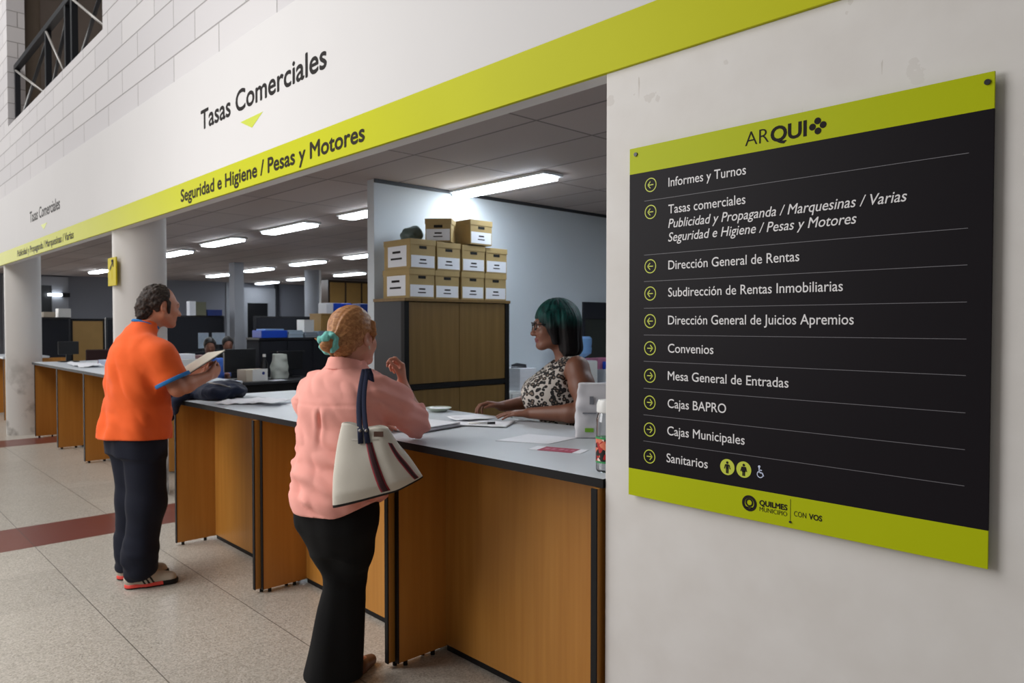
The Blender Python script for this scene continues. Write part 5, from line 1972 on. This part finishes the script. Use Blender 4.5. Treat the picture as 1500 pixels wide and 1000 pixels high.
    S.slab([((0, -0.13, 0.72), 0.205, 0.17), ((0, -0.10, 0.88), 0.205, 0.175), ((0, -0.035, 0.99), 0.198, 0.178), ((0, 0.025, 1.06), 0.196, 0.188), ((0, 0.045, 1.13), 0.190, 0.186),
            ((0, 0.035, 1.19), 0.180, 0.168), ((0, 0.012, 1.25), 0.165, 0.128), ((0, -0.008, 1.30), 0.135, 0.092), ((0, -0.015, 1.335), 0.105, 0.062)], 0.02, n=2.3)
    for q in (1, -1):
        S.ell((0.075 * q, 0.145, 1.135), (0.085, 0.085, 0.075), 0.05)
    # neckline and armholes
    S.ell((0, 0.10, 1.335), (0.085, 0.14, 0.10), 0.01, 's')
    S.cone((0, -0.01, 1.29), (0, 0.01, 1.45), 0.064, 0.075, 0.008, 's')
    for sh, el, q in ((shR, elR, 1), (shL, elL, -1)):
        S.ell((0.205 * q, -0.035, 1.245), (0.062, 0.085, 0.095), 0.01, 's')

    def folds(P):
        x, y, z = P.T
        return 0.006 * vnoise(np.stack([x, y, z * 0.4 + 0.4 * x], -1), 13, 3) + 0.004 * vnoise(np.stack([x * 0.6, y * 0.6, z], -1), 22, 5)
    S.displace(folds)
    sdf_mesh('top', S, leopard(), body)
    T = Field((-0.26, -0.36, 0.02), (0.26, 0.12, 0.92), 0.007)
    T.slab([((0, -0.14, 0.72), 0.18, 0.15), ((0, -0.12, 0.86), 0.185, 0.155)], 0.03, n=2.3)
    for q in (1, -1):
        T.chain([(0.09 * q, -0.14, 0.76), (0.092 * q, -0.11, 0.45), (0.09 * q, -0.14, 0.09)], [0.115, 0.078, 0.062], 0.04)
    T.plane((0, 0, 0.06), (0, 0, -1))
    sdf_mesh('trousers', T, cloth_mat('dark_jeans', rgb(34, 38, 52), rgb(26, 30, 42)), body)
    for q in (1, -1):
        U = Field((0.09 * q - 0.08, -0.26, -0.005), (0.09 * q + 0.08, 0.14, 0.12), 0.006)
        U.cone((0.09 * q, -0.16, 0.04), (0.09 * q, -0.05, 0.038), 0.042, 0.042, 0.01)
        U.cone((0.09 * q, -0.05, 0.038), (0.09 * q, 0.06, 0.028), 0.044, 0.03, 0.02)
        U.plane((0, 0, 0.002), (0, 0, -1))
        sdf_mesh('shoe', U, M['black'], body)
    place_person(body, O, A)
    tag(body, 'clerk with a teal and black bob, glasses and a leopard print top behind the counter', 'person')
    return body


build_man()
build_woman()
build_clerk()

far_clerk(-10.72, 4.1, -math.pi / 2, cloth_mat('blue_shirt', rgb(70, 110, 190), rgb(58, 96, 176)), 'seated clerk in a blue shirt far behind the counter, looking down at a desk', 0.3)
far_clerk(-11.66, 4.74, -math.pi / 2, cloth_mat('dark_shirt', rgb(34, 34, 38), rgb(28, 28, 32)), 'dark-haired seated clerk in a dark top, right of the clerk in blue', 0.2)

# ================================================================== BEHIND THE CLERK
sd = thing('side_unit', 'low white cabinet along the partition behind the clerk', 'cabinet', (-5.0, 5.3, 0))
box('carcass', (-0.22, -0.82, 0), (0.2, 0.82, 0.9), M['white_plastic'], sd)
for k in range(3):
    dd = box('door', (0.2005, -0.80 + k * 0.54, 0.06), (0.218, -0.80 + k * 0.54 + 0.52, 0.88), M['white_plastic'], sd)
    box('handle', (0.2185, -0.80 + k * 0.54 + 0.46, 0.7), (0.23, -0.80 + k * 0.54 + 0.475, 0.8), M['dark_steel'], dd)
jg = thing('water_jug', 'blue water bottle upside down on a stand behind the clerk', 'water bottle', (-4.93, 5.58, 0.9005))
box('stand', (-0.12, -0.12, 0), (0.12, 0.12, 0.24), M['white_plastic'], jg, 0.02)
lathe('bottle', [(0.03, 0.2405), (0.04, 0.27), (0.105, 0.31), (0.11, 0.36), (0.105, 0.38), (0.11, 0.40), (0.11, 0.46), (0.09, 0.48)], mat('blue_bottle', rgb(112, 150, 196), 0.15, var=0.06), jg, seg=32)
pt = thing('printer', 'grey printer on the low cabinet under the dark window', 'printer', (-4.95, 5.96, 0.9005))
box('housing', (-0.18, -0.15, 0), (0.2, 0.15, 0.14), mat('grey_plastic', rgb(170, 174, 180), 0.4), pt, 0.02)
box('paper_slot', (0.2005, -0.11, 0.05), (0.204, 0.11, 0.07), M['dark_steel'], pt, 0.001)
labelled_box('blue_box', (-4.9, 5.88, 1.041), (-4.78, 5.97, 1.12), M['blue'], 'small blue box on the grey printer', 'box')
labelled_box('pink_folder', (-5.1, 5.84, 1.041), (-4.92, 6.1, 1.15), mat('pink_card', rgb(206, 130, 160), 0.6), 'pink folder pile on the grey printer', 'folder')
ps = thing('paper_stack', 'white paper stack on the low cabinet between archive cabinet and clerk', 'paper stack', (-4.95, 4.72, 0.9005))
for k in range(5):
    box('sheaf', (-0.14 + 0.006 * (k % 2), -0.1, 0.04 * k), (0.14, 0.11 - 0.004 * (k % 3), 0.04 * k + 0.039), M['paper'], ps, 0.001)
st = thing('stapler', 'dark stapler lying on the white paper stack', 'stapler', (-4.93, 4.72, 1.1005), 1.2)
prism('arm', [(-0.07, 0.012), (0.07, 0.008), (0.07, 0.03), (-0.02, 0.045), (-0.07, 0.03)], -0.012, 0.012, M['dark_steel'], st)
box('base', (-0.075, -0.014, 0), (0.075, 0.014, 0.0075), M['monitor'], st, 0.002)


# ================================================================== ON THE COUNTER
def sheet(name, pts, z, m, lab, cat='paper', crumple=0.0, th=0.0012, seed=0, group=None, lift=None):
    """a sheet given by its four corners (world x, y), a little wavy, with real thickness"""
    bm = bmesh.new()
    n = 14 if crumple else 6
    a, b, c, d = [Vector((p[0], p[1], 0)) for p in pts]
    o = (a + b + c + d) / 4
    top = []
    P = []
    for i in range(n + 1):
        for j in range(n + 1):
            u, v = i / n, j / n
            p = (a * (1 - u) + b * u) * (1 - v) + (d * (1 - u) + c * u) * v - o
            P.append((p.x, p.y, u, v))
    A = np.array([[p[0], p[1], 0] for p in P])
    h = np.zeros(len(P))
    if crumple:
        h = crumple * (0.5 + 0.5 * vnoise(A + seed, 14, seed)) + 0.6 * crumple * np.abs(vnoise(A + seed, 30, seed + 1))
        h = h - h.min()
    if lift is not None:
        h = h + np.array([lift(p[2], p[3]) for p in P])
    up_ = [bm.verts.new((p[0], p[1], hh + th)) for p, hh in zip(P, h)]
    dn = [bm.verts.new((p[0], p[1], hh)) for p, hh in zip(P, h)]
    I = lambda i, j: i * (n + 1) + j
    for i in range(n):
        for j in range(n):
            bm.faces.new((up_[I(i, j)], up_[I(i + 1, j)], up_[I(i + 1, j + 1)], up_[I(i, j + 1)]))
            bm.faces.new((dn[I(i, j)], dn[I(i, j + 1)], dn[I(i + 1, j + 1)], dn[I(i + 1, j)]))
    for i in range(n):
        for x, y in ((I(i, 0), I(i + 1, 0)), (I(i + 1, n), I(i, n)), (I(0, i + 1), I(0, i)), (I(n, i), I(n, i + 1))):
            bm.faces.new((up_[x], dn[x], dn[y], up_[y]))
    ob = bm_obj(name, bm, m, None, crumple > 0, (o.x, o.y, z))
    return tag(ob, lab, cat, group)


WZ = 1.0005
sheet('paper', [(-4.62, 1.80), (-4.44, 1.98), (-4.62, 2.18), (-4.86, 2.02)], WZ, M['paper'], 'crumpled white paper on the worktop beside the navy jacket', crumple=0.014, seed=3)
sheet('paper', [(-4.40, 1.93), (-4.26, 2.03), (-4.42, 2.22), (-4.58, 2.12)], WZ + 0.016, M['paper'], 'small crumpled white paper lying over the larger crumpled one', crumple=0.01, seed=9)
sheet('paper', [(-4.40, 2.14), (-4.2, 2.12), (-4.18, 2.36), (-4.52, 2.36)], WZ, M['paper'], 'flat white paper on the worktop left of the woman in pink')
# stack of documents by the elbow
stx = thing('document_stack', 'stack of white documents on the worktop under the pink sleeve', 'documents', (-2.88, 2.12, WZ), 0.18)
for k in range(5):
    a = 0.006 * ((k * 7) % 3 - 1)
    box('sheaf', (-0.105 + a, -0.15 - a, 0.0045 * k), (0.105 + a, 0.15 - a * 1.5, 0.0045 * k + 0.0042), M['paper'], stx, 0.0008)
box('clip_board', (-0.11, -0.155, -0.0001), (0.11, 0.16, 0.0), M['dark_steel'], stx, 0)
sheet('paper', [(-2.86, 2.27), (-2.61, 2.42), (-2.74, 2.60), (-3.00, 2.46)], WZ, M['paper'], 'white form under the hands of the clerk', crumple=0.006, seed=5)
sheet('paper', [(-3.08, 2.42), (-2.92, 2.36), (-2.86, 2.57), (-3.06, 2.62)], WZ + 0.009, M['paper'], 'white slip over the left edge of the form under the hands', crumple=0.006, seed=12)
pn = thing('pen', 'black pen lying on the white form', 'pen', (-2.755, 2.38, 1.0145), 0.9)
bm = bmesh.new()
add_tube(bm, [(-0.06, 0, 0), (0.03, 0, 0)], 0.0045, 12)
bm_obj('barrel', bm, M['white_plastic'], pn, True)
tube('cap', [(0.031, 0, 0), (0.07, 0, 0)], 0.0068, M['monitor'], pn, 12)
sheet('paper', [(-2.36, 2.12), (-2.14, 2.22), (-2.17, 2.43), (-2.40, 2.36)], WZ, M['paper'], 'white sheet on the worktop between the clerk and the red leaflet')
# red leaflet
lf = thing('leaflet', 'dark red leaflet with white ends on the worktop', 'leaflet', (-2.015, 2.15, WZ), math.atan2(0.07, 0.195))
for x0, x1, m in ((-0.115, -0.075, 'paper'), (-0.0745, 0.0745, 'red'), (0.075, 0.11, 'paper')):
    o_ = box('band', (x0, -0.045, 0), (x1, 0.045, 0.0012), M[m], lf, 0)
    o_['label'] = 'dark red middle' if m == 'red' else 'white end'
bm = bmesh.new()
for k, (x, wd) in enumerate(((-0.06, 0.02), (-0.03, 0.014), (0.0, 0.018), (0.028, 0.012), (0.05, 0.016))):
    add_box(bm, (x, -0.01 - 0.004 * (k % 2), 0.0011), (x + wd, 0.012 + 0.006 * (k % 3), 0.0016))
bm_obj('print', bm, mat('pale_print', rgb(196, 120, 140), 0.6), lf)
# dish at the back edge
ds_ = thing('dish', 'small pale dish near the back edge of the worktop', 'dish', (-3.38, 2.6, WZ))
lathe('bowl', [(0.03, 0), (0.045, 0.004), (0.075, 0.022), (0.072, 0.024), (0.042, 0.008), (0, 0.007)], mat('pale_green_glaze', rgb(176, 184, 170), 0.3), ds_, seg=36)
lathe('contents', [(0.05, 0.0125), (0.06, 0.018), (0.0, 0.021)], M['paper'], ds_, seg=24)
# white paper bag by the wall
wb = thing('paper_bag', 'white creased paper bag with a green mark, beside the clerk', 'bag', (-2.135, 2.52, WZ), 0.72)
F = Field((-0.13, -0.1, -0.01), (0.13, 0.1, 0.28), 0.004)
F.slab([((0, 0, 0), 0.092, 0.052), ((0.002, 0, 0.06), 0.094, 0.05), ((-0.004, 0, 0.12), 0.086, 0.046), ((0.0, 0.0, 0.14), 0.09, 0.049), ((0.006, 0.0, 0.19), 0.088, 0.042), ((0.002, -0.004, 0.24), 0.082, 0.03)], 0.0, n=7)
F.displace(lambda P: 0.003 * vnoise(P, 24, 6) + 0.0006 * np.sin(P[:, 2] * 120))
F.plane((0, 0, 0.001), (0, 0, -1))
sdf_mesh('bag_body', F, mat('white_bag_paper', rgb(206, 204, 208), 0.6, var=0.03, vscale=10), wb)
bm = bmesh.new()
add_box(bm, (-0.05, -0.0555, 0.028), (-0.012, -0.0525, 0.046), 0.001)
g_ = bm_obj('green_mark', bm, mat('leaf_green_print', rgb(120, 176, 40), 0.5), wb)
bm = bmesh.new()
add_box(bm, (-0.03, -0.0535, 0.150), (-0.012, -0.0495, 0.185), 0.001)
add_box(bm, (-0.06, -0.0535, 0.108), (0.0, -0.0485, 0.114), 0.001)
bm_obj('grey_print', bm, mat('grey_print', rgb(120, 122, 130), 0.6), wb)
# bottle by the wall
bt = thing('water_bottle', 'clear bottle with a white cap and a red flower band, beside the white wall', 'bottle', (-1.612, 1.96, WZ))
gm = mat('clear_glass', (0.93, 0.95, 0.96, 1), 0.03, trans=1.0)
lathe('glass', [(0.034, 0), (0.038, 0.006), (0.038, 0.17), (0.034, 0.19), (0.030, 0.20), (0.030, 0.212), (0.0275, 0.212), (0.0275, 0.2), (0.0315, 0.189), (0.0355, 0.168), (0.0355, 0.008), (0.0, 0.006)], gm, bt, seg=40)
fm = mat('flower_print', rgb(220, 210, 200), 0.4)
g = NT(fm)
tc = g.n('TexCoord')
vv = g.n('TexVoronoi')
vv.inputs['Scale'].default_value = 62
g.l(tc.outputs['Object'], vv.inputs['Vector'])
rr = g.n('ValToRGB')
rr.color_ramp.interpolation = 'CONSTANT'
e = rr.color_ramp.elements
e[0].color = rgb(176, 34, 34)
e[1].position = 0.42
e[1].color = rgb(222, 206, 196)
x_ = e.new(0.62)
x_.color = rgb(26, 26, 24)
x_ = e.new(0.78)
x_.color = rgb(216, 120, 92)
g.l(vv.outputs['Color'], rr.inputs[0])
g.l(rr.outputs[0], g.b.inputs['Base Color'])
lathe('flower_band', [(0.0384, 0.038), (0.0388, 0.038), (0.0388, 0.112), (0.0384, 0.112)], fm, bt, seg=40)
for z in (0.031, 0.1125):
    lathe('green_rim', [(0.0384, z), (0.0390, z), (0.0390, z + 0.006), (0.0384, z + 0.006)], mat('green_print', rgb(60, 150, 90), 0.4), bt, seg=40)
lathe('cap', [(0.033, 0.2), (0.036, 0.203), (0.036, 0.226), (0.030, 0.243), (0.0, 0.247)], M['white_plastic'], bt, seg=40)

# navy jacket bundled on the corner
jk = thing('jacket', 'navy jacket bundled on the left end of the worktop, hanging over its edge', 'jacket', (-5.0, 1.93, WZ))
F = Field((-0.36, -0.36, -0.22), (0.36, 0.36, 0.2), 0.006)
F.ell((-0.02, 0.10, 0.05), (0.20, 0.14, 0.06), 0.03)
F.ell((0.05, 0.0, 0.05), (0.15, 0.12, 0.062), 0.04)
F.ell((-0.10, -0.06, 0.04), (0.12, 0.12, 0.045), 0.04)
F.cone((0.10, 0.08, 0.07), (-0.06, 0.16, 0.08), 0.035, 0.03, 0.03)
F.cone((-0.14, -0.12, 0.03), (-0.12, -0.215, 0.01), 0.04, 0.03, 0.04)
F.cone((-0.12, -0.218, 0.01), (-0.12, -0.225, -0.12), 0.03, 0.026, 0.03)
F.cone((-0.03, -0.17, 0.03), (-0.02, -0.22, 0.0), 0.03, 0.026, 0.03)
F.cone((-0.02, -0.222, 0.0), (-0.03, -0.225, -0.07), 0.026, 0.022, 0.03)
F.displace(lambda P: 0.014 * vnoise(P * np.array((1, 1, 0.6)), 17, 3) + 0.008 * np.abs(vnoise(P, 34, 5)))
ax_ = [F.lo[i] + F.h * np.arange(F.n[i]) for i in range(3)]
inside = np.maximum(np.maximum(-(ax_[1][None, :, None] + 0.19), ax_[2][None, None, :] - 0.001), np.abs(ax_[0][:, None, None]) * 0 - 1.0)
F.f = np.maximum(F.f, -inside.astype(np.float32))
sdf_mesh('cloth', F, cloth_mat('navy_cloth', rgb(32, 42, 66), rgb(22, 26, 40)), jk)
tube('zip', [(0.10, -0.06, 0.118), (0.14, 0.0, 0.105), (0.17, 0.06, 0.085)], 0.004, M['light_metal'], jk, 8)

# folder in the man's hands
fl = thing('folder', 'pale open folder held by the man in the orange shirt', 'folder', (0, 0, 0))
fl.matrix_world = Matrix.Translation((-4.515, 1.665, 1.268)) @ Matrix.Rotation(math.radians(8), 4, 'Z') @ Matrix.Rotation(math.radians(29), 4, 'X') @ Matrix.Rotation(math.radians(-6), 4, 'Y')
box('cover', (-0.11, -0.135, -0.006), (0.11, 0.135, -0.002), M['monitor'], fl, 0.001)
box('sheets', (-0.108, -0.133, -0.0015), (0.108, 0.133, 0.004), mat('cream_paper', rgb(226, 220, 204), 0.6), fl, 0.001)

# ------------------------------------------------------------------ flag sign on the column
ys = thing('column_sign', 'small yellow sign on the round column behind the man', 'sign', (-6.96, 1.862, 1.83))
box('plate', (-0.115, -0.012, 0.0), (0.115, -0.0005, 0.24), M['yellow'], ys, 0.002)
bm = bmesh.new()
seg_mesh(bm, (-0.05, 0.14), (0.04, 0.21), 0.022, -0.0135, -0.0115)
seg_mesh(bm, (0.045, 0.215), (-0.01, 0.21), 0.02, -0.0135, -0.0115)
seg_mesh(bm, (0.045, 0.215), (0.04, 0.16), 0.02, -0.0135, -0.0115)
bm_obj('arrow_icon', bm, M['ink'], ys)
lathe('bracket', [(0.02, 0.05), (0.02, 0.19)], M['yellow'], ys, (0.0, 0.006, 0), 12)

# things on the far counter
sheet('paper', [(-10.4, 2.25), (-9.6, 2.2), (-9.5, 2.45), (-10.3, 2.5)], WZ, M['paper'], 'bluish white papers on the far counter left of the man', crumple=0.03, seed=2)
bb = thing('document_box', 'white document box with a red end on the far counter', 'box', (-10.0, 2.68, WZ), 0.1)
box('body', (-0.25, -0.1, 0.0), (0.2, 0.1, 0.06), mat('pale_blue_box', rgb(186, 200, 226), 0.5), bb)
box('red_end', (-0.27, -0.1, 0.0), (-0.2505, 0.1, 0.06), M['maroon'], bb)
monitor(-11.25, 2.45, WZ, 0.24, 'dark monitor on the far counter next to the scuffed column')

# ------------------------------------------------------------------ shoulder bag of the woman in pink
bag = thing('tote_bag', 'white canvas tote bag with dark red stripes, hanging from a pink shoulder', 'bag', (-2.408, 1.536, 0.812))
U_ = np.array((0.685, 0.728, 0.0))
W_ = np.array((0.728, -0.685, 0.0))
Z_ = np.array((0, 0, 1.0))


def bag_pt(ang, v):
    """point on the bag's skin: ang around (front at 90 deg), v from bottom 0 to top 1"""
    ca, sa = math.cos(ang), math.sin(ang)
    rx = 0.172 * (1 - v) + 0.088 * v + 0.012 * math.sin(math.pi * v)
    ry = (0.062 * (1 - v) ** 0.8 + 0.026 * v + 0.012 * math.sin(math.pi * v)) * (0.75 + 0.25 * min(1.0, v * 6 + 0.0))
    n = 2.6
    k = (abs(ca) ** n + abs(sa) ** n) ** (-1 / n)
    x = rx * ca * k + 0.020 - 0.048 * v
    y = ry * sa * k
    z0 = 0.034 + 0.30 * x * 0.92
    if x > 0.1:
        z0 += (x - 0.1) * 0.22
    z1 = 0.300 - 0.10 * (x - 0.0) + 0.006 * math.sin(x * 50)
    z = z0 * (1 - v) + z1 * v
    # soft dents
    q = np.array([[x, y, z]])
    y += 0.006 * float(vnoise(q, 11, 2)[0]) * math.sin(math.pi * min(1, v * 1.1)) * (1 if sa > 0 else -1)
    y += 0.005 * math.exp(-((x - 0.02 - 0.10 * (1 - v)) / 0.018) ** 2) * math.sin(math.pi * v) * (1 if sa > 0 else 0)
    return x, y, z


def bag_world(p):
    v = U_ * p[0] + W_ * p[1] + Z_ * p[2]
    return Vector(v)


bm = bmesh.new()
NA, NV = 72, 30
rows = []
for j in range(NV + 1):
    v = j / NV
    rows.append([bm.verts.new(bag_world(bag_pt(2 * math.pi * i / NA, v))) for i in range(NA)])
for j in range(NV):
    for i in range(NA):
        f = bm.faces.new((rows[j][i], rows[j][(i + 1) % NA], rows[j + 1][(i + 1) % NA], rows[j + 1][i]))
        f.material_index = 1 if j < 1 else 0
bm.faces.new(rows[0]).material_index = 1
# rim turned in and a black cap painted in for the shaded inside
inner = []
for k, (sc_k, dz) in enumerate(((0.93, 0.0), (0.88, -0.05))):
    r_ = []
    for i in range(NA):
        x, y, z = bag_pt(2 * math.pi * i / NA, 1.0)
        r_.append(bm.verts.new(bag_world((x * (sc_k if k == 0 else 0.95), y * sc_k, z + dz))))
    inner.append(r_)
for a_, b_ in ((rows[-1], inner[0]), (inner[0], inner[1])):
    for i in range(NA):
        bm.faces.new((a_[i], a_[(i + 1) % NA], b_[(i + 1) % NA], b_[i])).material_index = 0
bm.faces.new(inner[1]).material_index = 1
cv = mat('white_canvas', rgb(204, 198, 186), 0.8, var=0.03, vscale=5, bump=0.15, bscale=400)
bo = bm_obj('body', bm, [cv, M['black']], bag, True)


def bag_strip(name, f0, f1, wd, m, parent, off, v0=0.06, v1=0.80, nseg=16):
    """ribbon on the front face; f = place along the width at top and bottom"""
    bm = bmesh.new()
    L = []
    for j in range(nseg + 1):
        v = v0 + (v1 - v0) * j / nseg
        t = (v1 - v) / (v1 - v0)
        ang0 = f0 + (f1 - f0) * t ** 1.3
        row = []
        for q in (-0.5, -0.17, 0.17, 0.5):
            x, y, z = bag_pt(ang0 + q * wd, v)
            row.append((bag_world((x, y + off, z)), bag_world((x, y + off - 0.003, z))))
        L.append([(bm.verts.new(a), bm.verts.new(b)) for a, b in row])
    for r0, r1 in zip(L, L[1:]):
        for k in range(3):
            bm.faces.new((r0[k][0], r0[k + 1][0], r1[k + 1][0], r1[k][0]))
            bm.faces.new((r0[k][1], r1[k][1], r1[k + 1][1], r0[k + 1][1]))
        bm.faces.new((r0[0][0], r1[0][0], r1[0][1], r0[0][1]))
        bm.faces.new((r0[3][0], r0[3][1], r1[3][1], r1[3][0]))
    return bm_obj(name, bm, m, parent, True)


dk = mat('dark_red_webbing', rgb(58, 22, 28), 0.8)
rd = mat('red_piping', rgb(140, 28, 44), 0.7)
for f0, f1 in ((1.45, 1.33), (0.72, 0.53)):
    s_ = bag_strip('stripe', f0, f1, 0.20 if f0 > 1 else 0.20, rd, bo, 0.002)
    bag_strip('stripe_centre', f0, f1, 0.135, dk, s_, 0.0035)
bag_strip('hem_band', 1.57, 1.57, 2.6, mat('canvas_hem', rgb(190, 184, 174), 0.85), bo, 0.0012, 0.815, 0.835, 2)
tg = bmesh.new()
x, y, z = bag_pt(1.05, 0.90)
pc = bag_world((x, y + 0.003, z))
for v_ in add_box(tg, (-0.018, -0.0015, -0.010), (0.018, 0.0015, 0.010), 0.001):
    pass
mt = Matrix((U_, W_, Z_)).transposed().to_4x4()
bmesh.ops.transform(tg, matrix=Matrix.Translation(pc) @ mt, verts=tg.verts)
bm_obj('leather_tag', tg, mat('brown_leather', rgb(92, 64, 52), 0.6), bo)
# handles up over the shoulder, laid on the shirt
navy = cloth_mat('navy_webbing', rgb(34, 40, 66), rgb(26, 30, 52))
from mathutils.bvhtree import BVHTree
bpy.context.view_layer.update()
_sh = next(o for o in bpy.data.objects if o.name.startswith('shirt') and o.parent and 'pink' in o.parent.get('label', ''))
_V = [(_sh.matrix_world @ v.co) for v in _sh.data.vertices]
_T = BVHTree.FromPolygons(_V, [tuple(p.vertices) for p in _sh.data.polygons])
BO = Vector(bag.location)
Wv = Vector(W_)


def lay(p, off=0.006):
    """push a point to just outside the shirt, seen along the bag's outward direction"""
    h = _T.ray_cast(p + Wv * 0.5, -Wv, 0.6)
    if h[0] is None:
        return p
    q = h[0] + Wv * off
    return q if (q - p).dot(Wv) > 0 else p


for xo, ang, top in ((-0.047, 1.72, 0.0), (-0.018, 1.48, 0.012)):
    x, y, z = bag_pt(ang, 0.93)
    st_ = BO + bag_world((x, y + 0.004, z))
    end = Vector((-2.545, 1.585, 1.318)) + Vector(U_) * top
    pts = []
    for i in range(19):
        t = i / 18
        p = st_.lerp(end, t) - Vector(U_) * 0.012 * math.sin(math.pi * t)
        pts.append(lay(p) if i > 1 else p)
    # over the shoulder and down in front
    d_ = Vector((-0.375, 0.927, 0))
    last = pts[-1]
    sm = pts[:1] + [(pts[i - 1] + pts[i] * 2 + pts[i + 1]) / 4 for i in range(1, len(pts) - 1)] + pts[-1:]
    for s_, dz in ((0.012, 0.002), (0.026, -0.02), (0.034, -0.06), (0.038, -0.11)):
        sm.append(last + d_ * s_ + Vector((0, 0, dz)))
    hd_ = tube('handle', [p - BO for p in sm], 0.0105, navy, bag, 10, flat=(tuple(W_), 0.35))
    lo_ = bag_pt(ang, 0.80)
    tube('handle_tab', [bag_world((lo_[0], lo_[1] + 0.004, lo_[2])), bag_world((x, y + 0.005, z)), bag_world((x, y + 0.005, z + 0.02))], 0.0105, navy, bag, 10, flat=(tuple(W_), 0.35))
    bm = bmesh.new()
    bmesh.ops.create_uvsphere(bm, u_segments=14, v_segments=8, radius=0.006)
    ri = bm_obj('rivet', bm, M['light_metal'], bag, True)
    ri.location = st_ - BO + Vector((0, 0, 0.012)) + Wv * 0.006
